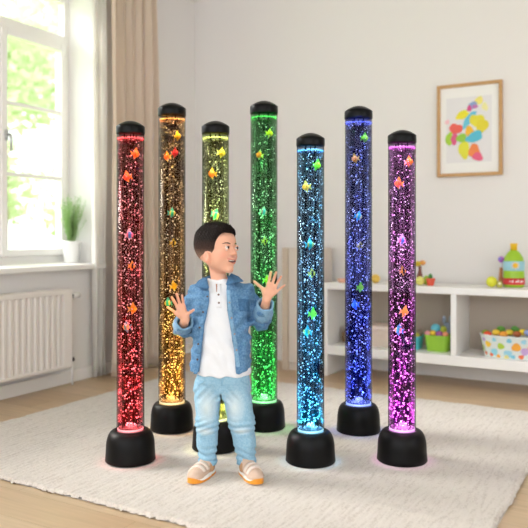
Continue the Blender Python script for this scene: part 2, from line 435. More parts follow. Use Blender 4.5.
# ================================================================== BUBBLE TUBE LAMPS
# name, picture column, base front bottom row, cap top row, tube width px, base width px, colours
TUBES = [
    ('red',    130.5, 467.5, 121, 27.5, 50, (1.0, .035, .05), (1, .42, .45)),
    ('amber',  172.0, 434.5, 103, 27, 43.5, (1.0, .46, .04), (1, .82, .45)),
    ('olive',  215.5, 454.5, 121, 27, 47, (.80, .85, .12), (1, 1, .75)),
    ('green',  264.0, 432.5, 101, 27, 43, (.02, .9, .10), (.6, 1, .65)),
    ('cyan',   310.5, 468.5, 133, 27.5, 50, (.02, .50, .95), (.55, .92, 1)),
    ('blue',   358.5, 436.5, 106, 27, 44, (.04, .10, 1.0), (.5, .65, 1)),
    ('purple', 402.0, 467.5, 130, 27.5, 50, (.85, .05, .80), (1, .70, 1)),
]
TL = []
for nm, px, yb, yt, tw, bw, col, col2 in TUBES:
    h = 1.0 - RUG_Z
    tf = h * F / (yb - HY); r = bw / 2 / F * tf
    t = tf + r; r = bw / 2 / F * t
    X, Y = room(px, t); R = tw / 2 / F * t
    H = zat(yt, t) - RUG_Z
    TL.append(dict(name=nm, x=X, y=Y, t=t, r=r, R=R, H=H, px=px, col=col, col2=col2))
BOY_T = 2.87
BX, BY = room(222, BOY_T)
STANDS = [(d['x'], d['y']) for d in TL] + [(BX, BY)]
make_rug()

m_black = mat('satin_black_plastic', '#090808', .42, spec=.16)
m_capb = mat('gloss_black_plastic', '#050505', .28, spec=.14)
m_hose = clear_mat('air_hose', (.62, .64, .65), (.45, .47, .5), gloss=.0, rough=.4)

def bubble_mesh(R, z0, z1, n, seed):
    rg = np.random.default_rng(seed)
    ico = bmesh.new(); bmesh.ops.create_icosphere(ico, subdivisions=1, radius=1)
    ico.verts.ensure_lookup_table(); V = np.array([v.co[:] for v in ico.verts]); T = np.array([[v.index for v in f.verts] for f in ico.faces]); ico.free()
    u = rg.random(n)
    zf = u ** 1.22                                       # denser towards the bottom
    z = z0 + (z1 - z0) * zf
    rad = np.where(rg.random(n) < .62, R * (.84 + .13 * rg.random(n)), R * .9 * np.sqrt(rg.random(n)))
    a = rg.random(n) * 2 * PI
    size = rg.uniform(.0018, .0034, n) * (1.12 - .38 * zf) * np.where(rg.random(n) < .1, 1.3, 1)
    rad = np.minimum(rad, R - size - .0005)
    st = rg.uniform(.85, 1.2, n)
    c = np.stack([rad * np.cos(a), rad * np.sin(a), z], 1)
    vv = V[None] * size[:, None, None]; vv[:, :, 2] *= st[:, None]; vv = vv + c[:, None]
    tt = T[None] + (np.arange(n) * len(V))[:, None, None]
    vv = vv.reshape(-1, 3); tt = tt.reshape(-1, 3)
    me = bpy.data.meshes.new('bubbles'); me.vertices.add(len(vv)); me.vertices.foreach_set('co', vv.astype(np.float32).ravel())
    me.loops.add(len(tt) * 3); me.loops.foreach_set('vertex_index', tt.astype(np.int32).ravel())
    me.polygons.add(len(tt)); me.polygons.foreach_set('loop_start', (np.arange(len(tt)) * 3).astype(np.int32)); me.update(calc_edges=True)
    return me
def bubble_material():
    m = bpy.data.materials.new('air_bubble'); m.use_nodes = True; nt = m.node_tree; N = nt.nodes; L = nt.links; N.remove(N['Principled BSDF']); out = N['Material Output']
    d = N.new('ShaderNodeBsdfDiffuse'); t = N.new('ShaderNodeBsdfTranslucent'); tr = N.new('ShaderNodeBsdfTransparent'); g = N.new('ShaderNodeBsdfGlossy'); g.inputs['Roughness'].default_value = .25
    for x in (d, t): x.inputs[0].default_value = (.95, .95, .95, 1)
    a = N.new('ShaderNodeMixShader'); a.inputs[0].default_value = .55; L.new(d.outputs[0], a.inputs[1]); L.new(t.outputs[0], a.inputs[2])
    b = N.new('ShaderNodeMixShader'); b.inputs[0].default_value = .1; L.new(a.outputs[0], b.inputs[1]); L.new(g.outputs[0], b.inputs[2])
    c = N.new('ShaderNodeMixShader'); c.inputs[0].default_value = .15; L.new(b.outputs[0], c.inputs[1]); L.new(tr.outputs[0], c.inputs[2])
    L.new(c.outputs[0], out.inputs[0]); return m
m_bub = bubble_material()

LABELS = {
    'red': 'tall bubble tube lamp glowing red on black domed base, leftmost of the tubes',
    'amber': 'tall bubble tube lamp glowing amber gold behind the boy\'s raised hand, black base',
    'olive': 'bubble tube lamp glowing yellow-green directly behind the boy',
    'green': 'tallest bubble tube lamp glowing deep green beside the boy\'s open palm',
    'cyan': 'bubble tube lamp glowing light cyan blue on black base, right of the boy',
    'blue': 'tall bubble tube lamp glowing dark royal blue, set back between cyan and purple ones',
    'purple': 'bubble tube lamp glowing pink-purple on black base, nearest the white shelf',
}
for i, d in enumerate(TL):
    root = empty('bubble_tube_lamp', (d['x'], d['y'], RUG_Z), YAW)
    tag(root, LABELS[d['name']], 'bubble lamp', 'bubble tube lamps standing on the rug')
    r, R, H = d['r'], d['R'], d['H']; hb = .131 * r / .107
    # base: flared foot, steep side, rounded shoulder, socket for the tube
    pr = [(0, .001), (r * .97, 0), (r, .004), (r * .985, .02)]
    for k in range(0, 11):
        a = k / 10 * PI / 2
        pr.append((R * 1.03 + (r * .965 - R * 1.03) * math.cos(a) ** .75, hb * .42 + (hb * .58) * math.sin(a)))
    pr += [(R * 1.02, hb - .012), (R * .5, hb - .014), (0, hb - .014)]
    lathe('base', pr, m_black, root, 64)
    # light disc and its bright rim, and a dome that glows in place of the disc's reflection
    glow = tuple(min(1, c * .85 + .25 * w2) for c, w2 in zip(d['col'], d['col2']))
    lathe('light_disc', [(0, hb + .004), (R * .93, hb + .004), (R * .93, hb - .013), (0, hb - .013)], mat('led_disc', (.8, .8, .8, 1), .4, emit=((*glow, 1), 1.6)), root, 48)
    lathe('light_ring', [(R * .84, hb + .004), (R * .86, hb + .007), (R * .93, hb + .007), (R * .95, hb + .003)], mat('led_ring', (.8, .8, .8, 1), .4, emit=((*d['col2'], 1), 1.5)), root, 48)
    lathe('glow_dome', [(R * .50, hb + .004)] + [(R * .50 * math.cos(a), hb + .004 + R * .42 * math.sin(a)) for a in [k * PI / 16 for k in range(1, 8)]] + [(0, hb + .004 + R * .42)],
          mat('glow_dome', (.8, .8, .8, 1), .5, emit=((*glow, 1), 1.2)), root, 32)
    zt = H - .058 * R / .06
    # clear wall of the tube
    tb_ = lathe('tube', [(R * .965, hb - .012), (R, hb - .012), (R, zt + .01), (R * .965, zt + .01), (R * .965, hb - .012)],
                [clear_mat('smoked_acrylic', (.88, .89, .89), (.44, .45, .45), gloss=.35, lo=.16, hi=.62), clear_mat('acrylic_inside', (.97, .97, .97), (.9, .9, .9), gloss=0)], root, 96)
    for p_ in tb_.data.polygons:
        if math.hypot(p_.center.x, p_.center.y) < R * .98: p_.material_index = 1
    wl = zt - .022
    dark = tuple(.56 + .12 * c for c in d['col']); dk2 = tuple(.42 + .14 * c for c in d['col'])
    lathe('water', [(0, hb + .006), (R * .62, hb + .006), (R * .62, wl), (R * .885, wl), (R * .885, hb + .006), (R * .63, hb + .006)], clear_mat('tinted_water', dark, dk2, gloss=0, rough=.1), root, 64)
    # coloured froth line at the water surface
    bm = bmesh.new()
    for q in range(70):
        a = q / 70 * 2 * PI + random.uniform(-.03, .03); rr = random.uniform(.0015, .0032)
        add_ball(bm, ((R * .9) * math.cos(a), (R * .9) * math.sin(a), wl + random.uniform(-.002, .002)), rr, 1)
    obj_bm('froth', bm, mat('froth', (.2 + .8 * d['col'][0], .2 + .8 * d['col'][1], .2 + .8 * d['col'][2], 1), .4, transl=.5), root, True)
    bm = bmesh.new(); add_tube(bm, [(0, 0, hb + .02), (0, 0, zt)], .0028, 8)
    obj_bm('air_hose', bm, m_hose, root, True)
    bm = bmesh.new()
    for ang in (.9, 2.3, 4.0, 5.3):
        add_tube(bm, [(R * .55 * math.cos(ang), R * .55 * math.sin(ang), hb + .02), (R * .55 * math.cos(ang), R * .55 * math.sin(ang), zt)], .0035, 8)
    obj_bm('guide_rods', bm, m_hose, root, True)
    bb = link('bubbles', bubble_mesh(R * .955, hb - .002, wl - .003, int(1250 * H / 1.5), 100 + i), m_bub, root); bb['kind'] = 'stuff'
    # cap
    rc = R * 1.035; ch = H - zt
    pc = [(0, zt - .001), (rc * .98, zt - .001), (rc, zt + .002), (rc, zt + ch * .54), (rc * .985, zt + ch * .575)]
    for k in range(1, 11):
        q = 1 - k / 10; pc.append((rc * .975 * q, zt + ch * (.59 + .41 * (1 - q * q))))
    lathe('cap', pc, m_capb, root, 64)
    area('base_light', (0, 0, hb + .006 + R * .42), (0, 0, 1), R * 1.86, 0, 5.4, d['col'], 7, root, 'DISK')
    area('cap_fill_light', (0, 0, zt - .004), (0, 0, -1), R * 1.86, 0, 3.0, tuple(.35 * a + .65 * b for a, b in zip(d['col'], d['col2'])), 9, root, 'DISK')  # added lamp under the cap, brightens fish and bubbles from above

# ---- toy fish inside the tubes
def fish_mat(name, c1, c2, scale=60, axis='Z'):
    m = bpy.data.materials.new(name); m.use_nodes = True; nt = m.node_tree; N = nt.nodes; L = nt.links; p = N['Principled BSDF']
    p.inputs['Roughness'].default_value = .35
    tc = N.new('ShaderNodeTexCoord'); wv = N.new('ShaderNodeTexWave'); wv.bands_direction = axis; wv.inputs['Scale'].default_value = scale; wv.inputs['Distortion'].default_value = 1.5
    cr = N.new('ShaderNodeValToRGB'); cr.color_ramp.elements[0].color = C(c1); cr.color_ramp.elements[1].color = C(c2); cr.color_ramp.elements[0].position = .35; cr.color_ramp.elements[1].position = .65
    L.new(tc.outputs['Object'], wv.inputs[0]); L.new(wv.outputs[0], cr.inputs[0]); L.new(cr.outputs[0], p.inputs['Base Color'])
    out = N['Material Output']; t = N.new('ShaderNodeBsdfTranslucent'); L.new(cr.outputs[0], t.inputs[0]); ms = N.new('ShaderNodeMixShader'); ms.inputs[0].default_value = .45
    L.new(p.outputs[0], ms.inputs[1]); L.new(t.outputs[0], ms.inputs[2]); L.new(ms.outputs[0], out.inputs[0])
    return m
m_eye_b = mat('fish_eye', '#101010', .2)
def fish_proto(kind, c1, c2, cf, scale=9, axis='Z', tall=1.12):
    mb = fish_mat('fish_' + kind, c1, c2, scale, axis); mf = mat('fin_' + kind, cf, .4, transl=.5)
    root = empty('toy_fish', (0, 0, -5))
    bm = bmesh.new(); add_ball(bm, (0, 0, 0), .012, 3, (1.0, .42, .92 * tall))
    for v in bm.verts:
        if v.co.x > .004: v.co.z *= 1 - .35 * (v.co.x - .004) / .008            # snout
    obj_bm('body', bm, mb, root, True)
    def fin(name, poly, th=.0022):
        bm = bmesh.new(); add_prism(bm, poly, 'y', -th / 2, th / 2); o = obj_bm(name, bm, mf, root); return o
    fin('tail_fin', [(-.009, -.002), (-.021, -.011), (-.017, 0), (-.021, .010), (-.009, .003)])
    fin('dorsal_fin', [(.006, .008 * tall), (-.001, .022 * tall), (-.009, .012), (-.010, .004)])
    fin('belly_fin', [(.003, -.009 * tall), (-.006, -.018 * tall), (-.009, -.005)])
    for s in (-1, 1): ball('eye', (.0065, s * .0042, .002), .0016, m_eye_b, root, 1)
    return root
KINDS = {
    'orange': fish_proto('orange', '#ff8a2a', '#ff5a3c', '#ffd23a'),
    'yellow': fish_proto('yellow', '#ffe93a', '#f4e61e', '#fff36a'),
    'amber': fish_proto('amber', '#ffb52e', '#ffd63c', '#ffe25a'),
    'lime': fish_proto('lime', '#c8ff3c', '#e8ff4e', '#a6ff3c'),
    'teal': fish_proto('teal', '#35d8c8', '#ffe86a', '#3ccfe0', 13, 'X'),
    'pink and blue': fish_proto('pink_blue', '#5ab4f0', '#ff9ab0', '#e8eef4', 13, 'X'),
    'striped yellow': fish_proto('striped', '#2a2410', '#ffe03a', '#e8d040', 16, 'X', 1.15),
    'red': fish_proto('red', '#d8304a', '#e8485c', '#c02848'),
    'sky blue': fish_proto('sky', '#3a8cf0', '#7ac0ff', '#58a0f4', 13, 'X'),
}
FISH = {
    'red': [('amber', 137, 154, 1), ('orange', 126.5, 177, -1), ('pink and blue', 130, 235, 1), ('striped yellow', 132.5, 266, 1), ('yellow', 133.5, 309, 1), ('teal', 126, 327, -1)],
    'amber': [('yellow', 179, 136, 1), ('orange', 166.5, 157, -1), ('red', 175.5, 153, 1), ('teal', 172.5, 213, 1), ('striped yellow', 173.5, 243, 1), ('yellow', 174.5, 286, 1), ('teal', 167.5, 303, -1)],
    'olive': [('yellow', 223.5, 153, 1), ('orange', 211.5, 174, -1), ('teal', 216, 215, 1)],
    'green': [('yellow', 270.5, 133.5, 1), ('orange', 258.8, 155, -1), ('pink and blue', 264, 212, 1), ('striped yellow', 265.3, 241, 1), ('yellow', 267.5, 280.5, 1)],
    'cyan': [('lime', 318, 165.5, 1), ('amber', 305.5, 187, -1), ('teal', 310.5, 244.5, 1), ('striped yellow', 312.5, 273.5, 1), ('lime', 313.5, 314, 1), ('teal', 306.5, 332, -1)],
    'blue': [('lime', 365.5, 138, 1), ('amber', 354.5, 159, -1), ('teal', 359, 216.5, 1), ('striped yellow', 360.5, 246, 1), ('lime', 361, 287.5, 1), ('sky blue', 354.5, 305, -1)],
    'purple': [('amber', 410, 162, 1), ('orange', 397.8, 183.5, -1), ('pink and blue', 402.5, 240.5, 1), ('striped yellow', 403.5, 271, 1), ('yellow', 405, 312, 1), ('teal', 398, 330, -1)],
}
ORD = ['topmost', 'second from the top', 'third from the top', 'fourth from the top', 'fifth from the top', 'sixth from the top', 'lowest']
used = set()
for d in TL:
    rows = sorted(FISH[d['name']], key=lambda a: a[2])
    for k, (kind, px, py, s) in enumerate(rows):
        tt = d['t'] - d['R'] * .70
        # keep it clear of the wall
        X, Y = room(px, tt); dx, dy = X - d['x'], Y - d['y']; rr = math.hypot(dx, dy)
        lim = d['R'] * .80
        if rr > lim: X = d['x'] + dx / rr * lim; Y = d['y'] + dy / rr * lim
        proto = KINDS[kind]
        f = proto if kind not in used else copy_tree(proto)
        used.add(kind)
        f.location = (X, Y, zat(py, tt)); sc = 1.22 if kind not in ('striped yellow',) else .98
        f.scale = (sc,) * 3
        f.rotation_euler = (0, math.radians(random.uniform(-14, 14)), YAW + (0 if s > 0 else PI) + random.uniform(-.35, .35))
        where = 'lowest' if k == len(rows) - 1 else ORD[k]
        tag(f, f'{kind} toy fish in the {d["name"]} bubble tube, {where} there', 'toy fish', 'toy fish floating inside the bubble tubes')

# ================================================================== BOY
boy = empty('person', (BX, BY, RUG_Z), YAW)
tag(boy, 'little boy in open denim shirt and light jeans, hands raised, looking aside', 'person')
def P(px, py, y=0.0):
    """point in the boy's own frame (x across, y away from the camera side, z up)"""
    t = BOY_T + y
    return np.array([(px - CX) / F * t - (222 - CX) / F * BOY_T, y, zat(py, t) - RUG_Z])
m_skin = bpy.data.materials.new('skin'); m_skin.use_nodes = True
_n = m_skin.node_tree.nodes; _l = m_skin.node_tree.links; _p = _n['Principled BSDF']
_a = _n.new('ShaderNodeAttribute'); _a.attribute_name = 'tint'; _l.new(_a.outputs['Color'], _p.inputs['Base Color'])
_p.inputs['Roughness'].default_value = .5; _p.inputs['Specular IOR Level'].default_value = .35
_p.inputs['Subsurface Weight'].default_value = .12; _p.inputs['Subsurface Radius'].default_value = (1, .35, .2); _p.inputs['Subsurface Scale'].default_value = .008

HC = P(216.5, 250, .0)                                    # head centre
th = math.radians(53); al = math.radians(-4)
RH = np.array(Matrix.Rotation(th, 3, 'Z') @ Matrix.Rotation(math.radians(3), 3, 'Y') @ Matrix.Rotation(al, 3, 'X'))
HS = 1.0
def hp(x, y, z): return HC + RH @ (np.array([x, y, z]) * HS)
def head_shape(f, k=.012, grow=0.0, skull_only=False):
    e = lambda c, r, k_=k, mode='add': f.ell(c, [a + grow for a in r], k_, mode, RH, HC)
    e((0, .017, .024), (.068, .081, .077), .012)
    e((0, -.028, .030), (.062, .058, .054), .02)
    e((0, -.022, -.018), (.060, .060, .066), .02)
    e((0, .022, -.008), (.053, .050, .044), .02)
    if skull_only: return
    e((0, -.038, -.054), (.038, .040, .038), .02)
    for s in (-1, 1):
        e((s * .030, -.052, -.028), (.023, .024, .022), .018)          # cheek
        e((s * .038, -.018, -.050), (.015, .034, .020), .018)          # jaw side
    e((0, -.066, -.083), (.019, .016, .014), .014)                    # chin
    for s in (-1, 1):
        e((s * .029, -.089, .004), (.017, .010, .011), .010, 'sub')    # eye socket
        e((s * .028, -.073, .003), (.0150, .0125, .0105), .004)        # lids and eyeball bed
    f.cone(hp(0, -.078, .008), hp(0, -.0985, -.018), .0060, .0078, .010)     # nose
    for s in (-1, 1): f.cone(hp(s * .004, -.088, -.021), hp(s * .009, -.083, -.022), .006, .0055, .004)
    # smiling lips round an open mouth
    f.ell((0, -.079, -.050), (.024, .013, .013), .010, 'add', RH, HC)
    pts_u = [(-.028, -.070, -.0385), (-.012, -.0845, -.0430), (0, -.0885, -.0450), (.012, -.0845, -.0430), (.028, -.070, -.0385)]
    pts_l = [(-.028, -.070, -.0385), (-.013, -.0815, -.0555), (0, -.0855, -.0600), (.013, -.0815, -.0555), (.028, -.070, -.0385)]
    f.ell((0, -.088, -.0500), (.0235, .016, .0070), .003, 'sub', RH, HC)
    for pts in (pts_u, pts_l):
        for a, b in zip(pts, pts[1:]): f.cone(hp(*a), hp(*b), .0022, .0028, .003)
    for s in (-1, 1):                                                 # ears
        f.ell((s * .0680, -.006, -.032), (.0080, .0150, .0225), .003, 'add', RH, HC)
        f.ell((s * .0765, -.009, -.028), (.0055, .0080, .0130), .003, 'sub', RH, HC)
        f.ell((s * .0640, -.010, -.049), (.0075, .008, .008), .005, 'add', RH, HC)

# joints
SH_L, EL_L, WR_L = P(199, 292, .01), P(182, 328, .035), P(185.2, 320, -.085)
SH_R, EL_R, WR_R = P(245, 292, .01), P(261, 322, .035), P(266.6, 299.5, -.080)
bf = Field((-.27, -.20, -.005), (.30, .16, 1.07), .0026)
# trunk, legs (under the clothes)
bf.cone(P(210, 293, .012), P(234, 293, .012), .044, .044, .02)
bf.cone(P(222, 300, .0), P(222, 345, .0), .078, .085, .03, sy=.8)
bf.cone(P(222, 345, .0), P(222, 366, .0), .085, .070, .03, sy=.85)
for hx, hy, kx, ky, ax, ay in ((211, 388, 207.5, 422, 207, 466), (234, 388, 240.5, 422, 246, 468)):
    bf.cone(P(hx, hy), P(kx, ky), .045, .034, .02); bf.cone(P(kx, ky), P(ax, ay), .034, .024, .02)
for s_, e_, w_ in ((SH_L, EL_L, WR_L), (SH_R, EL_R, WR_R)):
    bf.cone(s_, e_, .030, .024, .02); bf.cone(e_, w_, .024, .0165, .012)
# neck
bf.cone(P(221, 287, .015), HC + np.array([-.006, .016, -.045]), .035, .030, .014)
# hands: wrist, palm block, five fingers each with a knuckle bend
def hand(wr, knuckles, tips, bases_r, dy_palm):
    wrp = np.array(wr)
    for kx, ky, d in knuckles:
        bf.cone(wrp + np.array([0, 0, .004]), P(kx, ky, d), .0125, .0078, .008)
    for (kx, ky, d), (tx, ty, td), rr in zip(knuckles, tips, bases_r):
        a = P(kx, ky, d); c = P(tx, ty, td); b = a * .48 + c * .52 + np.array([0, .004, 0])
        bf.cone(a, b, rr, rr * .93, .0025); bf.cone(b, c, rr * .93, rr * .80, .0015)
# image-left hand (his right): little, ring, middle, index, thumb
hand(WR_L, [(175.8, 313.0, -.098), (177.4, 306.8, -.104), (180.2, 305.2, -.106), (183.8, 306.2, -.104), (187.6, 314.0, -.100)],
     [(167.6, 307.2, -.118), (171.8, 297.4, -.122), (176.5, 294.0, -.124), (182.0, 295.4, -.122), (193.6, 309.9, -.118)], [.0052, .0058, .0061, .0060, .0066], 0)
# image-right hand (his left): thumb, index, middle, ring, little
hand(WR_R, [(262.4, 288.5, -.095), (268.4, 283.5, -.100), (272.2, 284.0, -.102), (275.4, 286.8, -.100), (276.6, 291.4, -.095)],
     [(254.2, 281.6, -.112), (271.0, 271.8, -.118), (276.2, 272.4, -.120), (281.0, 276.6, -.116), (284.6, 285.2, -.112)], [.0066, .0060, .0061, .0058, .0052], 0)
for wr, pc in ((WR_L, P(181.6, 313.2, -.095)), (WR_R, P(269.4, 291.6, -.090))):
    bf.ell(pc, (.0205, .0105, .0190), .008)
head_shape(bf)
body = bf.mesh('body', m_skin, boy, 2)
# skin tint: lips, ears and fingertips are redder
nv = len(body.data.vertices); co = np.zeros(nv * 3, np.float32); body.data.vertices.foreach_get('co', co); co = co.reshape(-1, 3)
hc = (co - HC) @ RH
base = np.array(C('#dea98f')[:3]); rosy = np.array(C('#e08f78')[:3]); lip = np.array(C('#cc7568')[:3]); dark = np.array(C('#5a1f1e')[:3])
tint = np.tile(base, (nv, 1))
def blend(w_, c_):
    global tint
    tint = tint * (1 - w_[:, None]) + c_ * w_[:, None]
g = lambda p_, c_, s_: np.exp(-(((p_ - np.array(c_)) / np.array(s_)) ** 2).sum(1))
for s in (-1, 1):
    blend(.55 * g(hc, (s * .040, -.062, -.026), (.018, .03, .016)), rosy)
    blend(.6 * g(hc, (s * .074, -.006, -.032), (.012, .02, .028)), rosy)
blend(.35 * g(hc, (0, -.10, -.020), (.012, .02, .012)), rosy)
inlip = ((hc[:, 0] / .0275) ** 2 + ((hc[:, 2] + .0515 - .007 * (hc[:, 0] / .02) ** 2) / .0100) ** 2 < 1) & (hc[:, 1] < -.066)
blend(np.where(inlip, .6, 0.), lip)
inm = ((hc[:, 0] / .0225) ** 2 + ((hc[:, 2] + .0502) / .0064) ** 2 < 1) & (hc[:, 1] < -.045) & (hc[:, 1] > -.0835)
blend(np.where(inm, .95, 0.), dark)
for c_ in (P(181, 300, -.12), P(275, 277, -.115)): blend(.35 * g(co, c_, (.05, .05, .022)), rosy)
ca = body.data.color_attributes.new('tint', 'FLOAT_COLOR', 'POINT')
ca.data.foreach_set('color', np.concatenate([tint, np.ones((nv, 1))], 1).astype(np.float32).ravel())

# eyes, brows, teeth
m_eye = bpy.data.materials.new('eyeball'); m_eye.use_nodes = True
def eye_material(m):
    nt = m.node_tree; N = nt.nodes; L = nt.links; p = N['Principled BSDF']; p.inputs['Roughness'].default_value = .12
    tc = N.new('ShaderNodeTexCoord'); sx = N.new('ShaderNodeVectorMath'); sx.operation = 'DISTANCE'; sx.inputs[1].default_value = (0, -.0110, .0002)
    L.new(tc.outputs['Object'], sx.inputs[0]); cr = N.new('ShaderNodeValToRGB'); cr.color_ramp.interpolation = 'CONSTANT'
    e = cr.color_ramp.elements; e[0].color = C('#0c0706'); e[0].position = 0; e[1].color = C('#3b2115'); e[1].position = .28
    k = e.new(.72); k.color = C('#e9e4e0')
    ml = N.new('ShaderNodeMath'); ml.operation = 'MULTIPLY'; ml.inputs[1].default_value = 100
    L.new(sx.outputs['Value'], ml.inputs[0]); L.new(ml.outputs[0], cr.inputs[0]); L.new(cr.outputs[0], p.inputs['Base Color'])
eye_material(m_eye)
RM = Matrix([list(r_) for r_ in RH])
m_brow = mat('dark_brow_hair', '#2e1d15', .8)
for s in (-1, 1):
    bm = bmesh.new(); add_ball(bm, (0, 0, 0), .0112, 3)
    e = obj_bm('eye', bm, m_eye, boy, True); e.location = hp(s * .0285, -.0775, .0035); e.rotation_euler = (RM @ Matrix.Rotation(math.radians(12), 3, 'Z')).to_euler()
    bm = bmesh.new()
    def onface(x, z, off=.0008, lo=-.13):
        q = bf.hit(hp(x, lo, z), RH @ np.array([0, 1., 0]), .1)
        return (q if q is not None else hp(x, -.08, z)) + RH @ np.array([0, -off, 0])
    pts = [onface(s * (.013 + .031 * u), .0195 + .006 * math.sin(u * 2.4) - .004 * u) for u in np.linspace(0, 1, 7)]
    add_tube(bm, pts, [.0012, .0022, .0026, .0025, .0022, .0016, .0009], 6); obj_bm('eyebrow', bm, m_brow, boy, True)
    # upper lid with lashes
    bm = bmesh.new(); ec = np.array([s * .0285, -.0775, .0035])
    pts = [hp(*(ec + .0119 * np.array([math.sin(a) * .98, -math.cos(a) * .93, .40 - .38 * (a / .95) ** 2]))) for a in np.linspace(-.95, .95, 9)]
    add_tube(bm, pts, [.0006, .0011, .0014, .0015, .0015, .0015, .0014, .0011, .0006], 6); obj_bm('eyelash', bm, m_brow, boy, True)
    # lids: skin crescents hugging the eyeball
    bm = bmesh.new()
    for zz, sg in ((.0092, 1), (-.0078, -1)):
        pts = [hp(*(ec + np.array([.0125 * math.sin(a), -.0105 * math.cos(a) + .0015, zz - sg * .0045 * (a / 1.1) ** 2]))) for a in np.linspace(-1.1, 1.1, 9)]
        add_tube(bm, pts, [.001, .0018, .0023, .0025, .0025, .0025, .0023, .0018, .001], 8)
    obj_bm('eyelid', bm, mat('lid_skin', '#e0a688', .55), boy, True)
bm = bmesh.new(); pts = [hp(x, -.0815 + 14 * x * x, -.0466) for x in np.linspace(-.017, .017, 9)]
add_tube(bm, pts, .0024, 8); obj_bm('teeth', bm, mat('tooth_white', '#f4efe9', .25), boy, True)

# hair: cropped sides, longer swept top
hf = Field(HC - np.array([.125, .125, .085]), HC + np.array([.125, .125, .135]), .0022)
head_shape(hf, grow=.0020, skull_only=True)
for c_, r_ in (((-.004, -.020, .060), (.060, .066, .044)), ((.0, .018, .062), (.063, .071, .044)), ((.006, -.034, .071), (.040, .034, .021)), ((-.024, -.034, .070), (.032, .034, .021)), ((0, .048, .03), (.059, .048, .056))):
    hf.ell(c_, r_, .018, 'add', RH, HC)
XX, YY, ZZ = hf.ax[0][:, None, None] - HC[0], hf.ax[1][None, :, None] - HC[1], hf.ax[2][None, None, :] - HC[2]
hx_ = XX * RH[0, 0] + YY * RH[1, 0] + ZZ * RH[2, 0]; hy_ = XX * RH[0, 1] + YY * RH[1, 1] + ZZ * RH[2, 1]; hz_ = XX * RH[0, 2] + YY * RH[1, 2] + ZZ * RH[2, 2]
line = np.interp(hy_, [-.11, -.082, -.066, -.056, -.046, -.040, -.028, -.022, -.010, .006, .014, .060, .085, .12], [.064, .062, .058, .050, .024, .000, -.016, -.010, -.007, -.008, -.016, -.034, -.050, -.055]).astype(np.float32)
frontmask = np.clip((.05 - np.abs(hx_)) / .02, 0, 1) * (hy_ < -.03)
line = line * (1 - frontmask) + np.maximum(line, .064 - .06 * hx_) * frontmask
# locks: combed ridges over the top
ridge = .0030 * np.sin(hx_ * 520 + hy_ * 190 + 2.5 * np.sin(hy_ * 60)) * np.clip((hz_ - .05) / .03, 0, 1) + .0016 * np.sin(hx_ * 800 - hy_ * 420 + hz_ * 300) * np.clip((hz_ - .03) / .03, 0, 1)
hf.F = np.maximum(hf.F + ridge.astype(np.float32), (line - hz_).astype(np.float32) * .7)
m_hair = bpy.data.materials.new('hair_fade'); m_hair.use_nodes = True
def hair_mat(m):
    nt = m.node_tree; N = nt.nodes; L = nt.links; p = N['Principled BSDF']; p.inputs['Roughness'].default_value = .6; p.inputs['Specular IOR Level'].default_value = .15
    tc = N.new('ShaderNodeTexCoord'); sp = N.new('ShaderNodeSeparateXYZ'); L.new(tc.outputs['Object'], sp.inputs[0])
    mr = N.new('ShaderNodeMapRange'); mr.inputs[1].default_value = float(HC[2]) - .035; mr.inputs[2].default_value = float(HC[2]) + .050; L.new(sp.outputs[2], mr.inputs[0])
    cr = N.new('ShaderNodeValToRGB'); e = cr.color_ramp.elements; e[0].color = C('#8f7260'); e[1].color = C('#150a07'); e[0].position = .0; e[1].position = .95
    k = e.new(.5); k.color = C('#38231a')
    mp = N.new('ShaderNodeMapping'); mp.inputs['Scale'].default_value = (90, 30, 60); n = N.new('ShaderNodeTexNoise'); n.inputs['Scale'].default_value = 4; n.inputs['Detail'].default_value = 4
    L.new(tc.outputs['Object'], mp.inputs[0]); L.new(mp.outputs[0], n.inputs['Vector'])
    mx = N.new('ShaderNodeMix'); mx.data_type = 'RGBA'; mx.blend_type = 'MULTIPLY'; mx.inputs[0].default_value = .8
    r2 = N.new('ShaderNodeMapRange'); r2.inputs[1].default_value = .3; r2.inputs[2].default_value = .7; r2.inputs[3].default_value = .35; r2.inputs[4].default_value = 1.7; L.new(n.outputs[0], r2.inputs[0])
    L.new(mr.outputs[0], cr.inputs[0]); L.new(cr.outputs[0], mx.inputs[6]); L.new(r2.outputs[0], mx.inputs[7]); L.new(mx.outputs[2], p.inputs['Base Color'])
    b = N.new('ShaderNodeBump'); b.inputs['Strength'].default_value = 1; b.inputs['Distance'].default_value = .006; L.new(n.outputs[0], b.inputs['Height']); L.new(b.outputs[0], p.inputs['Normal'])
hair_mat(m_hair)
hair = hf.mesh('hair', m_hair, boy, 1)
bm = bmesh.new(); rg = random.Random(9)                   # loose locks combed over the crown towards the forehead
for q in range(230):
    x0_, y0_ = rg.uniform(-.055, .050), rg.uniform(-.045, .060)
    pts = []
    for k_ in range(5):
        u_ = k_ / 4; xx = x0_ + .030 * u_ + .004 * math.sin(q + u_ * 3); yy = y0_ - .034 * u_
        h_ = hf.hit(hp(xx, yy, .150), RH @ np.array([0, 0, -1.]), .12)
        if h_ is None or ((h_ - HC) @ RH)[2] < .050: break
        pts.append(h_ + RH @ np.array([0, 0, 1.]) * (-.0015 + .0045 * math.sin(PI * min(1, u_ * .9)) * rg.uniform(.5, 1.2)))
    if len(pts) > 2: add_tube(bm, pts, [.0008 + .0016 * math.sin(PI * (.15 + .8 * k_ / (len(pts) - 1))) for k_ in range(len(pts))], 5)
obj_bm('hair_locks', bm, m_hair, hair, True)

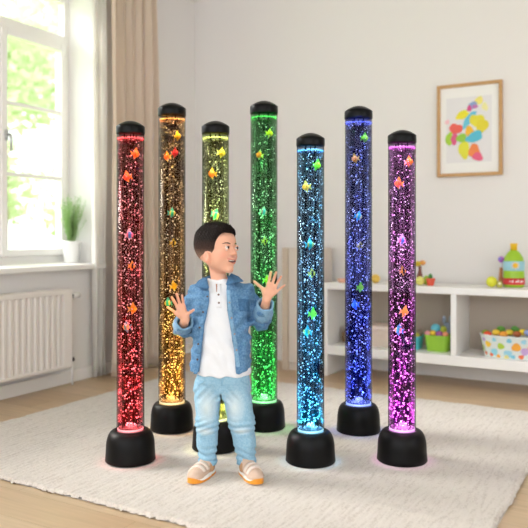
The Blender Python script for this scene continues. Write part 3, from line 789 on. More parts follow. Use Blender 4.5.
# ---- garments
def torso_fn(zs, as_, bs, cxs, cys, n=2.3):
    zs = np.array(zs); o = np.argsort(zs); zs = zs[o]; as_ = np.array(as_)[o]; bs = np.array(bs)[o]; cxs = np.array(cxs)[o]; cys = np.array(cys)[o]
    def fn(X, Y, Z, grow=0.0):
        a = np.interp(Z, zs, as_) + grow; b = np.interp(Z, zs, bs) + grow; cx = np.interp(Z, zs, cxs); cy = np.interp(Z, zs, cys)
        q = (np.abs((X - cx) / a) ** n + np.abs((Y - cy) / b) ** n) ** (1 / n)
        d = (q - 1) * np.minimum(a, b) * .95
        return np.maximum(d, np.maximum(Z - zs[-1], zs[0] - Z))
    return fn
zrow = lambda py: P(222, py)[2]
zf = lambda py: P(222, py, -.088)[2]
xrow = lambda px: P(px, 300)[0]
m_shirt = mat('white_cotton', '#dfe1e6', .85, spec=.2, bump=(260, .25), sheen=.2)
def denim(name, c1, c2, wear=None, seed=0):
    m = mat(name, c1, .8, spec=.2, var=(130, c2, .8), bump=(300, .5))
    if wear:
        nt = m.node_tree; N = nt.nodes; L = nt.links; p = N['Principled BSDF']; src = p.inputs['Base Color'].links[0].from_socket
        tc = [x for x in N if x.type == 'TEX_COORD'][0]; last = src
        for (cx, cy, cz, rx, rz, amt, wc) in wear:
            mp = N.new('ShaderNodeMapping'); mp.vector_type = 'TEXTURE'; mp.inputs['Location'].default_value = (cx, cy, cz); mp.inputs['Scale'].default_value = (rx, .12, rz)
            L.new(tc.outputs['Object'], mp.inputs[0]); gr = N.new('ShaderNodeTexGradient'); gr.gradient_type = 'SPHERICAL'; L.new(mp.outputs[0], gr.inputs[0])
            ml = N.new('ShaderNodeMath'); ml.operation = 'MULTIPLY'; ml.inputs[1].default_value = amt; ml.use_clamp = True; L.new(gr.outputs[1] if len(gr.outputs) > 1 else gr.outputs[0], ml.inputs[0])
            mx = N.new('ShaderNodeMix'); mx.data_type = 'RGBA'; L.new(ml.outputs[0], mx.inputs[0]); L.new(last, mx.inputs[6]); mx.inputs[7].default_value = C(wc); last = mx.outputs[2]
        L.new(last, p.inputs['Base Color'])
    return m
m_denim = denim('denim_mid_blue', '#4d79a3', '#7aa2c5')
m_denim_l = denim('denim_pale_blue', '#749fc2', '#93b6d2')
m_denim_d = denim('denim_seam_blue', '#3f688f', '#557ea6')

# white top
sf = Field((-.15, -.13, zrow(380) - .01), (.15, .13, zrow(274)), .0032)
stor = torso_fn([zf(377.8), zf(374), zrow(345), zrow(315), zrow(292), zrow(284), zrow(279)], [.113, .114, .104, .098, .096, .074, .046], [.088, .088, .083, .078, .070, .058, .046],
                [P(222.5, 379)[0]] * 3 + [P(220, 300)[0]] * 2 + [P(219, 300)[0]] * 2, [0, 0, 0, 0, .004, .012, .014])
sf.op(lambda X, Y, Z: stor(X, Y, Z), (-.14, -.12, zrow(380)), (.14, .12, zrow(275)), .001)
fold = lambda X, Y, Z: .0016 * np.sin(X * 95 + Z * 22 + 2 * np.sin(Z * 19)) * np.clip((zrow(300) - Z) / .08, 0, 1) + .0022 * np.sin(Z * 75 + X * 45 + 2 * np.sin(X * 30))
sf.displace(fold)
sf.cone(P(219, 282, .014), P(219, 262, .014), .040, .043, .002, 'sub')
shirt = sf.mesh('shirt', m_shirt, boy, 2)

# open denim shirt: trunk shell, yoke over the shoulders, bent sleeves
jf = Field((-.27, -.19, zrow(378) - .01), (.26, .15, zrow(270)), .0032)
jt = torso_fn([zf(373.5), zf(368), zrow(340), zrow(312), zrow(298), zrow(290), zrow(284.5), zrow(278)], [.126, .126, .118, .113, .118, .112, .082, .045], [.099, .099, .094, .091, .087, .078, .064, .052],
              [P(221.0, 300)[0]] * 5 + [P(220.5, 300)[0]] * 3, [0, 0, 0, 0, .002, .006, .012, .014])
xl_z = np.array([zrow(p_) for p_ in (380, 353, 324, 300, 290, 284, 276, 270)]); xl_x = np.array([P(p_, 300, -.09)[0] for p_ in (197.5, 200.5, 204, 209, 208.5, 206.5, 205, 205)])
xr_x = np.array([P(p_, 300, -.09)[0] for p_ in (236.5, 234.5, 230.5, 227, 226, 225.8, 229, 231)])
def sleeve(f):
    for s_, e_, w_, cuff0 in ((SH_L, EL_L, WR_L, .40), (SH_R, EL_R, WR_R, .36)):
        f.cone(s_ + np.array([0, 0, -.004]), e_, .043, .036, .020)
        f.cone(e_, e_ * .45 + w_ * .55, .037, .036, .012)
sleeve(jf)
jf.op(lambda X, Y, Z: jt(X, Y, Z), (-.14, -.12, zrow(376)), (.14, .12, zrow(277)), .022)
def creases(X, Y, Z):
    return .0026 * np.sin(Z * 120 + X * 60 + 3 * np.sin(X * 30)) * np.clip((np.abs(X - P(221, 300)[0]) - .09) / .03, 0, 1) + .0032 * np.sin(X * 95 - Z * 60 + 2 * np.sin(Z * 26)) + .0014 * np.sin(Z * 210 + Y * 80 + X * 60)
jf.displace(creases)
def opening(X, Y, Z):
    # everything in front, between the two front edges
    xa = np.interp(Z, xl_z[::1], xl_x); xb = np.interp(Z, xl_z, xr_x)
    return np.maximum(np.maximum(xa - X, X - xb), Y - .01)
jf.op(opening, (-.2, -.19, zrow(380)), (.2, .01, zrow(270)), .004, 'sub')
# hollow inside so that the white top shows
jf.op(lambda X, Y, Z: np.maximum(jt(X, Y, Z, -.0075), .0 * X), (-.14, -.12, zrow(380)), (.14, .12, zrow(277)), .002, 'sub') if False else None
jf.cone(P(219, 282, .014), P(219, 262, .014), .044, .048, .003, 'sub')
for w_, e_ in ((WR_L, EL_L), (WR_R, EL_R)):                       # mouths of the sleeves
    d_ = (w_ - e_); jf.cone(e_ + d_ * .62, e_ + d_ * 1.0, .026, .034, .003, 'sub')
jacket = jf.mesh('denim_shirt', m_denim, boy, 2)

def on(f, px, py, off=.001, y0=-.185):
    """nearest garment surface behind image position px,py"""
    p0 = P(px, py, y0); p1 = P(px, py, .1); d_ = p1 - p0; q = f.hit(p0, d_, .3)
    if q is None: return None
    return q - d_ / np.linalg.norm(d_) * off
def patch(name, f, quad, off, thick, m, parent, nu=14, nv=10):
    """cloth patch laid on a garment: quad = four image positions"""
    q = [np.array(a, float) for a in quad]; vs_ = []; last = None
    for i in range(nu + 1):
        for j in range(nv + 1):
            u, v = i / nu, j / nv; a = (q[0] * (1 - u) + q[1] * u) * (1 - v) + (q[3] * (1 - u) + q[2] * u) * v
            h_ = on(f, a[0], a[1], off)
            vs_.append(h_ if h_ is not None else None)
    known = [(k, x) for k, x in enumerate(vs_) if x is not None]
    if not known: return None
    my = sum(x[1] for _, x in known) / len(known)
    for i in range(nu + 1):
        for j in range(nv + 1):
            k = i * (nv + 1) + j
            if vs_[k] is None or abs(vs_[k][1] - my) > .035:
                u, v = i / nu, j / nv; a = (q[0] * (1 - u) + q[1] * u) * (1 - v) + (q[3] * (1 - u) + q[2] * u) * v
                vs_[k] = P(a[0], a[1], my)
    fs = [[i * (nv + 1) + j, (i + 1) * (nv + 1) + j, (i + 1) * (nv + 1) + j + 1, i * (nv + 1) + j + 1] for i in range(nu) for j in range(nv)]
    me = bpy.data.meshes.new(name); me.from_pydata([tuple(x) for x in vs_], [], fs)
    o = link(name, me, m, parent); md = o.modifiers.new('cloth', 'SOLIDIFY'); md.thickness = thick; md.offset = 0
    return o
# front plackets
for quad in ([(205.6, 289), (208.8, 291), (208.8, 302), (205.4, 302)], [(205.4, 302), (208.8, 302), (203.8, 325), (200.4, 325)], [(200.4, 325), (203.8, 325), (200.3, 354), (196.6, 354)], [(196.6, 354), (200.3, 354), (197.4, 374), (193.4, 374)],
             [(226.6, 290), (230.4, 290), (231.6, 311), (227.6, 311)], [(227.6, 311), (231.6, 311), (237.2, 345), (233.2, 345)], [(233.2, 345), (237.2, 345), (240.2, 367), (236.2, 367)]):
    patch('placket', jf, quad, .0018, .0028, m_denim_l if quad[0][0] > 220 else m_denim, jacket, 4, 12)
# chest pocket with flap seam
pk = patch('pocket', jf, [(237.4, 295.5), (249.0, 296.5), (249.2, 311.5), (239.8, 311.0)], .0022, .0028, m_denim_d, jacket)
patch('pocket_flap', jf, [(237.2, 294.6), (249.4, 295.6), (249.3, 299.2), (237.6, 298.4)], .0042, .0024, m_denim, pk)
# collar flaps
def slab(name, pts, thick, m, parent):
    me = bpy.data.meshes.new(name); me.from_pydata([tuple(p_) for p_ in pts], [], [list(range(len(pts)))])
    bm = bmesh.new(); bm.from_mesh(me); bmesh.ops.triangulate(bm, faces=bm.faces); bmesh.ops.subdivide_edges(bm, edges=bm.edges, cuts=2, use_grid_fill=True); bm.to_mesh(me); bm.free()
    o = link(name, me, m, parent); md = o.modifiers.new('cloth', 'SOLIDIFY'); md.thickness = thick; md.offset = 0
    md2 = o.modifiers.new('round', 'BEVEL'); md2.width = .001; return o
slab('collar', [P(203.6, 277.5, .0), P(207.2, 278.8, -.035), P(209.2, 288.2, -.088), P(200.0, 287.8, -.080), P(194.8, 285.6, -.045), P(198.0, 281.2, -.0)], .004, m_denim_d, jacket)
slab('collar', [P(231.2, 273.5, .0), P(228.6, 276.5, -.032), P(225.8, 284.6, -.082), P(234.0, 282.8, -.083), P(243.6, 281.4, -.045), P(238.8, 276.8, -.004)], .004, m_denim_d, jacket)
bm = bmesh.new()
pts = []
for a in np.linspace(PI * .02, PI * .98, 14):
    pts.append((P(218.5, 300)[0] + .053 * math.cos(a), .010 + .040 * math.sin(a), zrow(277.5 + 2.0 * (1 - math.sin(a)))))
for k, p_ in enumerate(pts):
    a = PI * .02 + PI * .96 * k / 13
add_tube(bm, pts, .008, 8); obj_bm('collar_stand', bm, m_denim_d, jacket, True)
# rolled cuffs: thick turned-back rings
def cuff(e_, w_, t0, t1, r0, r1):
    d_ = w_ - e_; L_ = np.linalg.norm(d_); d_ = d_ / L_; c0 = e_ + d_ * L_ * t0
    up = np.array([1, 0, 0.]); a_ = np.cross(d_, up); a_ /= np.linalg.norm(a_); b_ = np.cross(d_, a_)
    bm = bmesh.new(); prof = [(r0 - .006, -.004), (r0 + .002, 0), (r0 + .003, (t1 - t0) * L_ * .3), (r1, (t1 - t0) * L_ * .7), (r1 + .001, (t1 - t0) * L_), (r1 - .003, (t1 - t0) * L_ + .004), (r1 - .008, (t1 - t0) * L_ - .002), (r0 - .008, .006)]
    n = 40; rings = []
    for r_, z_ in prof:
        rings.append([bm.verts.new(tuple(c0 + d_ * z_ + (r_ + .0016 * math.sin(5 * 2 * PI * k / n + z_ * 90)) * (a_ * math.cos(2 * PI * k / n) + b_ * math.sin(2 * PI * k / n)))) for k in range(n)])
    rings.append(rings[0])
    for A_, B_ in zip(rings, rings[1:]):
        for k in range(n): bm.faces.new((A_[k], A_[(k + 1) % n], B_[(k + 1) % n], B_[k]))
    return obj_bm('cuff', bm, m_denim_l, jacket, True)
cuff(EL_L, WR_L, .30, .80, .0385, .0350); cuff(EL_R, WR_R, .30, .80, .0385, .0345)
# buttons
m_btn = mat('dark_button', '#4a3b3a', .4); m_btn2 = mat('brown_button', '#6b5348', .4); m_btn3 = mat('pale_button', '#a58c7c', .4)
def button(f, px, py, m, parent, r=.0042, off=.0045):
    q = on(f, px, py, off)
    if q is None: return
    bm = bmesh.new(); add_lathe(bm, [(0, 0), (r * .9, 0), (r, .0008), (r, .0018), (r * .8, .0024), (r * .7, .0019), (0, .0019)], 20)
    o = obj_bm('button', bm, m, parent, True); o.location = q; o.rotation_euler = (PI / 2, 0, 0)
for a in ((207.3, 296.5), (203.0, 312), (199.6, 327.5), (198.2, 344), (197.4, 359.5)): button(jf, *a, m_btn, jacket)
for a in ((229.4, 302.5), (231.6, 318), (234.6, 334), (236.6, 350)): button(jf, *a, m_btn3, jacket, .0034)
# placket and buttons of the white top
pw = patch('placket', sf, [(215.6, 284), (221.0, 284), (221.2, 308), (216.4, 308)], .0012, .0018, m_shirt, shirt, 5, 12)
for a in ((218.6, 294.6), (218.9, 302.8)): button(sf, *a, m_btn2, shirt, .0042, .003)
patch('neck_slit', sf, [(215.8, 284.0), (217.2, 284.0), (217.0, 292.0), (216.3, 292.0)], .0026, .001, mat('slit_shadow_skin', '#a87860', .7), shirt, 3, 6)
bm = bmesh.new(); pts = []
for a in np.linspace(0, 2 * PI, 29)[:-1]:
    pts.append((P(219, 300)[0] + .046 * math.cos(a), .012 + .045 * math.sin(a), zrow(281.2) + .004 * math.sin(a)))
pts.append(pts[0]); add_tube(bm, pts, .0038, 8); obj_bm('neckband', bm, m_shirt, shirt, True)

# jeans
pf = Field((-.15, -.13, zrow(470)), (.16, .12, zrow(371)), .0030)
ptor = torso_fn([zrow(399), zrow(388), zrow(380), zrow(373)], [.108, .114, .112, .106], [.046, .066, .078, .082], [P(222.8, 300)[0]] * 4, [0, 0, 0, 0])
pf.op(lambda X, Y, Z: ptor(X, Y, Z), (-.14, -.11, zrow(400)), (.14, .11, zrow(372)), .001)
for pts, rs in ((((208.2, 388, 0), (207.8, 404, -.004), (207.5, 421, -.010), (207.2, 442, .0), (207.6, 460, .004)), (.0545, .051, .0475, .0405, .0355)),
                (((236.0, 388, 0), (238.2, 404, -.004), (241.0, 421, -.010), (244.6, 442, .0), (246.4, 460.5, .004)), (.0555, .054, .0530, .0450, .0370))):
    for a, b, ra, rb in zip(pts, pts[1:], rs, rs[1:]): pf.cone(P(*a), P(*b), ra, rb, .014)
zc = (zrow(388), zrow(404), zrow(421), zrow(442), zrow(460))
pf.cone(P(221.3, 394, -.12), P(221.3, 394, .12), .004, .004, .012, 'sub') if False else None
def crotch(X, Y, Z):
    xc = np.interp(Z, [zrow(450), zrow(420), zrow(392)], [P(225.6, 450)[0], P(223.4, 420)[0], P(221.6, 392)[0]])
    w_ = np.interp(Z, [zrow(470), zrow(440), zrow(412), zrow(393), zrow(388)], [.036, .026, .010, .004, -.012])
    return np.abs(X - xc) - w_ + 0 * Y
pf.op(crotch, (-.05, -.13, zrow(468)), (.06, .12, zrow(386)), .010, 'sub')
def jfold(X, Y, Z):
    kn = np.exp(-((Z - zrow(424)) / .030) ** 2); an = np.clip((zrow(440) - Z) / .05, 0, 1); hp_ = np.exp(-((Z - zrow(392)) / .028) ** 2)
    return (.0034 * kn * np.sin(Z * 260 + np.abs(X) * 55 + 2 * np.sin(X * 40)) + .0036 * an * np.sin(Z * 210 + X * 70 + 1.5 * np.sin(X * 60)) + .0022 * hp_ * np.sin((np.abs(X - .004) * 1.2 + Z) * 150) + .0013 * np.sin(X * 70 + Z * 35))
pf.displace(jfold)
pf.F = np.maximum(pf.F, (zrow(463.5) - pf.ax[2])[None, None, :].astype(np.float32))
XJ = lambda px: float(P(px, 300)[0])
m_jeans = denim('washed_jeans', '#89b4ce', '#a5c8db', wear=[
    (XJ(208), -.06, zrow(404), .050, .085, .95, '#d3dfe2'), (XJ(235), -.06, zrow(404), .050, .085, .95, '#d3dfe2'),
    (XJ(206), -.06, zrow(428), .045, .022, .9, '#d6e0e2'), (XJ(242), -.06, zrow(427), .045, .020, .9, '#d6e0e2')])
jeans = pf.mesh('jeans', m_jeans, boy, 1)
m_jseam = denim('jeans_seam', '#82adc8', '#93bad1')
for x0, x1, y0, y1 in ((220.9, 222.3, 377, 386),): patch('fly', pf, [(x0, y0), (x1 + 1.2, y0), (x1 + .6, y1), (x0, y1)], .0012, .0018, m_jseam, jeans, 3, 8)
patch('pocket_edge', pf, [(197.5, 384.5), (204.5, 380.5), (205.2, 381.4), (198.0, 385.6)], .0012, .0016, m_jseam, jeans, 8, 2)
patch('pocket_edge', pf, [(248.5, 384.5), (241.0, 380.5), (240.3, 381.4), (248.0, 385.6)], .0012, .0016, m_jseam, jeans, 8, 2)
def hem(px, py, r_):
    c_ = P(px, py, .004); bm = bmesh.new(); n = 36; rings = []
    for rr, zz in ((r_ - .004, -.004), (r_ + .002, -.003), (r_ + .003, .008), (r_ + .001, .017), (r_ - .005, .018)):
        rings.append([bm.verts.new((c_[0] + (rr + .0015 * math.sin(3 * a + zz * 200)) * math.cos(a), c_[1] + rr * math.sin(a), c_[2] + zz + .002 * math.sin(2 * a))) for a in [2 * PI * k / n for k in range(n)]])
    rings.append(rings[0])
    for A_, B_ in zip(rings, rings[1:]):
        for k in range(n): bm.faces.new((A_[k], A_[(k + 1) % n], B_[(k + 1) % n], B_[k]))
    obj_bm('hem', bm, m_jseam, jeans, True)
hem(207.6, 462.5, .0365); hem(246.4, 463, .0375)

# shoes
m_shoe = mat('beige_suede', '#c4a894', .75, var=(40, '#d2b9a8', .7)); m_tan = mat('tan_suede', '#b48b66', .8); m_sole_w = mat('white_midsole', '#f1ede8', .5); m_gum = mat('orange_gum_sole', '#e08f22', .5)
def outline(L_, wd):                                    # foot outline, toe towards -y
    pts = []
    for k in range(40):
        a = 2 * PI * k / 40; y = -math.cos(a) * L_ / 2; wv = wd * (1.0 if y < 0 else .86) - wd * .06 * math.cos(2 * PI * (y / L_))
        pts.append((math.copysign(abs(math.sin(a)) ** .8, math.sin(a)) * wv / 2, y - .012))
    return pts
def make_shoe():
    f = Field((-.045, -.115, .008), (.045, .085, .085), .0022)
    f.ell((0, -.060, .024), (.033, .040, .027), .001); f.ell((0, -.020, .028), (.031, .045, .034), .02); f.ell((0, .030, .030), (.029, .036, .036), .02)
    f.cone((0, .018, .040), (0, .030, .066), .030, .029, .014)
    f.cone((0, .024, .060), (0, .030, .10), .022, .028, .003, 'sub')
    f.F = np.maximum(f.F, (.012 - f.ax[2])[None, None, :].astype(np.float32))
    sh = f.mesh('shoe', [m_shoe, m_tan], boy, 2)
    # heel quarter in tan
    for p_ in sh.data.polygons:
        c_ = p_.center
        if c_.y > -.008 + .4 * (c_.z - .02) and c_.z < .055: p_.material_index = 1
    bm = bmesh.new(); add_prism(bm, outline(.178, .074), 'z', .006, .021); bmesh.ops.bevel(bm, geom=[e for e in bm.edges if abs(e.verts[0].co.z - e.verts[1].co.z) < 1e-5], offset=.003, segments=2, affect='EDGES')
    so = obj_bm('midsole', bm, m_sole_w, sh, True)
    bm = bmesh.new(); add_prism(bm, outline(.180, .075), 'z', .0, .008)
    for v in bm.verts:
        if v.co.y < -.07: v.co.z += (.017 if v.co.z > .004 else .003) * min(1, (-.07 - v.co.y) / .03)
    obj_bm('outsole', bm, m_gum, sh)
    for yy, zz, wd in ((-.052, .0, .016), (-.024, .0, .017)):
        vs_, fs = [], []; n = 22; 
        for k in range(n + 1):
            a = -1.35 + 2.55 * k / n
            for e_ in (-1, 1):
                p0 = np.array([.09 * math.sin(a), yy + e_ * wd / 2 + .006 * math.sin(a), .026 + .09 * math.cos(a)]); d_ = np.array([-math.sin(a), 0, -math.cos(a)])
                h_ = f.hit(p0, d_, .09); h_ = h_ if h_ is not None else p0 + d_ * .055
                vs_.append(h_ - d_ * .0022)
        fs = [[2 * k, 2 * k + 1, 2 * k + 3, 2 * k + 2] for k in range(n)]
        me = bpy.data.meshes.new('strap'); me.from_pydata([tuple(x) for x in vs_], [], fs); o = link('strap', me, m_sole_w if False else mat('strap_beige', '#e0cfc3', .7), sh)
        md = o.modifiers.new('cloth', 'SOLIDIFY'); md.thickness = .0055; md.offset = 0
    return sh
s1 = make_shoe(); s1.location = P(204.3, 479, 0) * np.array([1, 0, 0]) + np.array([0, -.028, 0]); s1.rotation_euler = (0, 0, math.radians(-25))
s2 = copy_tree(s1, boy); s2.location = P(249.5, 479, 0) * np.array([1, 0, 0]) + np.array([0, -.034, 0]); s2.rotation_euler = (0, 0, math.radians(24))

# ================================================================== FURNITURE
m_shelf = mat('white_lacquer', '#efedeb', .4); m_back = mat('shelf_back_shade', '#b5a899', .8)
SX0, SX1, SY0, SY1, SZ0, SZ1, TH = -2.10, 1.75, 4.53, 4.90, .155, .661, .045
shelf = empty('low_shelf_unit', (SX0, SY1, 0)); tag(shelf, 'long low white open shelf unit against the back wall holding toys', 'shelf')
def sb(name, lo, hi, m=m_shelf, bev=.004):
    bm = bmesh.new(); add_box(bm, (lo[0] - SX0, lo[1] - SY1, lo[2]), (hi[0] - SX0, hi[1] - SY1, hi[2]), bev); return obj_bm(name, bm, m, shelf)
sb('top_board', (SX0, SY0 - .006, SZ1 - TH), (SX1, SY1, SZ1))
sb('bottom_board', (SX0 + .03, SY0, SZ0), (SX1 - .03, SY1 - .012, SZ0 + .065))
sb('side_panel', (SX0, SY0, 0), (SX0 + .03, SY1, SZ1 - TH)); sb('side_panel', (SX1 - .03, SY0, 0), (SX1, SY1, SZ1 - TH))
for x in (-1.20, -.20, .80): sb('divider', (x, SY0 + .003, SZ0 + .065), (x + .038, SY1 - .012, SZ1 - TH))
sb('back_panel', (SX0 + .03, SY1 - .012, SZ0), (SX1 - .03, SY1, SZ1 - TH), m_back, 0)  # shade inside the bays is put into the greige of this panel

cab = empty('narrow_cabinet', (-2.46, 4.60, 0)); tag(cab, 'narrow pale beige cabinet standing between the curtain and the white shelf unit', 'cabinet')
m_beige = mat('pale_beige_laminate', '#d8ccc0', .6); m_tanw = mat('tan_edge', '#c9b7a4', .6)
def cb(name, lo, hi, m, bev=.004):
    bm = bmesh.new(); add_box(bm, lo, hi, bev); return obj_bm(name, bm, m, cab)
cb('cabinet_body', (0.0, 0.0, 0), (.27, .28, .905), m_beige); cb('door', (.05, -.018, .06), (.262, -.001, .895), m_beige); cb('side_panel', (-.003, -.020, 0), (.045, -.0005, .905), m_tanw, .002)
lathe('knob', [(0, 0), (.010, .002), (.012, .012), (0, .016)], m_tanw, cab, 16, loc=(.225, -.019, .56)).rotation_euler = (PI / 2, 0, 0)

# picture
fx0, fx1, fz0, fz1 = -1.393, -.949, 1.408, 2.052
pic = empty('framed_picture', (fx0, WY, fz0)); tag(pic, 'oak framed abstract print of bright colour patches hanging on the wall above the shelf', 'picture')
m_oak = mat('oak_frame', '#c79c68', .5, var=(14, '#b5854f', .6)); W_, H_ = fx1 - fx0, fz1 - fz0; t_ = .022
bm = bmesh.new()
for lo, hi in (((0, -.034, 0), (t_, -.002, H_)), ((W_ - t_, -.034, 0), (W_, -.002, H_)), ((t_, -.034, 0), (W_ - t_, -.002, t_)), ((t_, -.034, H_ - t_), (W_ - t_, -.002, H_))): add_box(bm, lo, hi, .002)
obj_bm('frame', bm, m_oak, pic)
bm = bmesh.new(); add_box(bm, (t_, -.016, t_), (W_ - t_, -.010, H_ - t_)); obj_bm('mat_board', bm, mat('mat_board', '#f1efec', .8), pic)
bm = bmesh.new(); add_box(bm, (.062, -.0175, .095), (W_ - .070, -.0162, H_ - .095)); art = obj_bm('print', bm, mat('print_paper', '#e6e3e4', .8), pic)
def blob(pu, pv, ru, rv, rot, col, k):
    """irregular flat colour patch of the print; u,v measured in the picture"""
    bm = bmesh.new(); n = 26; rg = random.Random(k); ph = [rg.uniform(0, 6.28) for _ in range(3)]
    y = -.0180 - .0002 * k; c_ = bm.verts.new((pu, y, pv)); ring = []
    for q in range(n):
        a = 2 * PI * q / n; s = 1 + .13 * math.sin(2 * a + ph[0]) + .10 * math.sin(3 * a + ph[1]) + .05 * math.sin(5 * a + ph[2])
        x, z = ru * s * math.cos(a), rv * s * math.sin(a); ring.append(bm.verts.new((pu + x * math.cos(rot) - z * math.sin(rot), y, pv + x * math.sin(rot) + z * math.cos(rot))))
    for q in range(n): bm.faces.new((c_, ring[q], ring[(q + 1) % n]))
    obj_bm('colour_patch', bm, mat('ink', col, .8), art)
def puv(cx, cy):      # zoomed crop position of the print -> picture plane
    return (cx - 85) / (365 - 85) * W_ , (1 - (cy - 68) / (470 - 68)) * H_
for k, (cx, cy, rx, ry, ro, c_) in enumerate([(265, 148, 20, 13, .3, '#efe27a'), (292, 176, 10, 18, .5, '#f2eca6'), (240, 165, 16, 14, 0, '#8fa6d0'), (226, 178, 8, 14, 0, '#d65a92'), (250, 172, 10, 8, 0, '#c07ab4'),
        (196, 204, 28, 15, .5, '#ece03c'), (224, 226, 15, 36, -.6, '#6cc4dc'), (258, 232, 26, 26, .2, '#e6dc46'), (280, 258, 20, 30, -.4, '#e3d540'), (167, 262, 24, 22, .4, '#ee6a5e'), (228, 278, 18, 20, 0, '#f3b93a'),
        (138, 304, 14, 26, -.3, '#a8cf44'), (160, 306, 12, 24, -.3, '#e0648e'), (193, 304, 18, 20, 0, '#9acb4e'), (248, 302, 30, 22, .2, '#5fc0d8'), (203, 356, 22, 32, .3, '#e3df48'), (247, 364, 20, 30, -.2, '#ee8a52'), (262, 388, 18, 18, .4, '#e8688a'), (130, 230, 8, 10, 0, '#f3c4cc')]):
    u_, v_ = puv(cx, cy); blob(u_, v_, 1.12 * rx / 280 * W_, 1.12 * ry / 402 * H_, ro, c_, k)

# radiator
m_rad = mat('radiator_white', '#e9e2dc', .45)
ry0, ry1, rz0, rz1 = 1.9, 3.38, .13, .645
rad = empty('radiator', (WX, ry1, 0)); tag(rad, 'white ribbed panel radiator mounted on the wall below the window', 'radiator')
def rb(name, lo, hi, m=m_rad, bev=.003):
    bm = bmesh.new(); add_box(bm, (lo[0] - WX, lo[1] - ry1, lo[2]), (hi[0] - WX, hi[1] - ry1, hi[2]), bev); return obj_bm(name, bm, m, rad)
# ribbed front panel
bm = bmesh.new(); pr = []; n = int((ry1 - ry0 - .06) / .048); x = WX + .115
ys = [ry0]; 
prof = [(x - .012, ry0), (x, ry0 + .006), (x, ry0 + .028)]
for k in range(n):
    y = ry0 + .03 + k * .048
    prof += [(x, y + .002), (x - .018, y + .010), (x - .018, y + .022), (x, y + .032), (x, y + .046)]
prof += [(x, ry1 - .006), (x - .012, ry1)]
prof = [(a - WX, b - ry1) for a, b in prof]
back = [(x - .028 - WX, b) for a, b in (prof[-1], prof[0])]
add_prism(bm, prof + back, 'z', rz0 + .02, rz1 - .03); obj_bm('front_panel', bm, m_rad, rad)
rb('rear_panel', (WX + .03, ry0 + .01, rz0 + .02), (WX + .045, ry1 - .01, rz1 - .03))
rb('top_grille', (WX + .025, ry0, rz1 - .034), (WX + .117, ry1, rz1), bev=.006); rb('bottom_rail', (WX + .09, ry0, rz0), (WX + .117, ry1, rz0 + .022), bev=.005)
rb('side_cover', (WX + .025, ry1 - .004, rz0 + .02), (WX + .112, ry1 + .004, rz1 - .01)); rb('bracket', (WX + .001, ry1 - .3, .25), (WX + .03, ry1 - .26, .55)); rb('bracket', (WX + .001, ry0 + .3, .25), (WX + .03, ry0 + .34, .55))
m_dk = mat('dark_fitting', '#3b3836', .4)
v = tube('valve', [(.07, .0, .595), (.07, .045, .595)], .014, m_dk, rad, 14); tube('thermostat_head', [(.07, .045, .595), (.07, .055, .595), (.07, .105, .595)], [.018, .021, .017], m_white, v, 18)
tube('valve', [(.07, 0, .17), (.07, .05, .17)], .016, m_dk, rad, 14); tube('pipe', [(.07, .04, .168), (.07, .045, .10), (.07, .045, .0)], .008, m_white, rad, 10); tube('pipe', [(.01, .035, .595), (.07, .035, .595)], .008, m_white, rad, 10)

# curtain
m_cur = mat('beige_linen', '#ead9c8', .85, spec=.1, bump=(300, .2), transl=.34); m_sheer = mat('sheer_white', '#fbf9f6', .9, spec=.1, transl=.6)
def curtain(name, y0, y1, x, amp, folds, m, label, ph=0, flare=.10, z0=.012, yend=None):
    nu, nvv = 220, 26; vs_ = []
    for j in range(nvv + 1):
        z = z0 + (2.90 - z0) * j / nvv; k = 1 + flare * (1 - j / nvv) ** 1.5
        for i in range(nu + 1):
            u = i / nu; s = u * folds * 2 * PI + ph
            yy = y0 + (y1 - y0) * u * k + .010 * math.sin(s * 2 + .8) + .012 * math.sin(z * 2.3 + u * 9) * (1 - j / nvv)
            xx = x + amp * (.7 + .3 * math.sin(u * 7 + 1)) * math.sin(s + .35 * math.sin(z * 1.3 + u * 6)) + .010 * math.sin(u * 31 + z)
            vs_.append((xx, yy, z))
    fs = [[j * (nu + 1) + i, j * (nu + 1) + i + 1, (j + 1) * (nu + 1) + i + 1, (j + 1) * (nu + 1) + i] for j in range(nvv) for i in range(nu)]
    me = bpy.data.meshes.new(name); me.from_pydata([(a - x, b - y0, c_) for a, b, c_ in vs_], [], fs)
    o = link(name, me, m, None, True, (x, y0, 0)); md = o.modifiers.new('cloth', 'SOLIDIFY'); md.thickness = .003
    return tag(o, label, 'curtain')
curtain('curtain', 3.70, 4.20, WX + .155, .040, 5, m_cur, 'beige linen curtain hanging in folds from ceiling height to the floor beside the window', flare=.12)
curtain('sheer_curtain', 3.63, 3.73, WX + .055, .022, 3, m_sheer, 'pale sheer curtain edge gathered between the window recess and the beige curtain', ph=1, flare=.04)
rod = tube('curtain_rod', [(WX + .14, .9, 2.93), (WX + .14, 4.6, 2.93)], .012, m_chrome); tag(rod, 'metal curtain rod above the window just out of the frame', 'curtain rod')

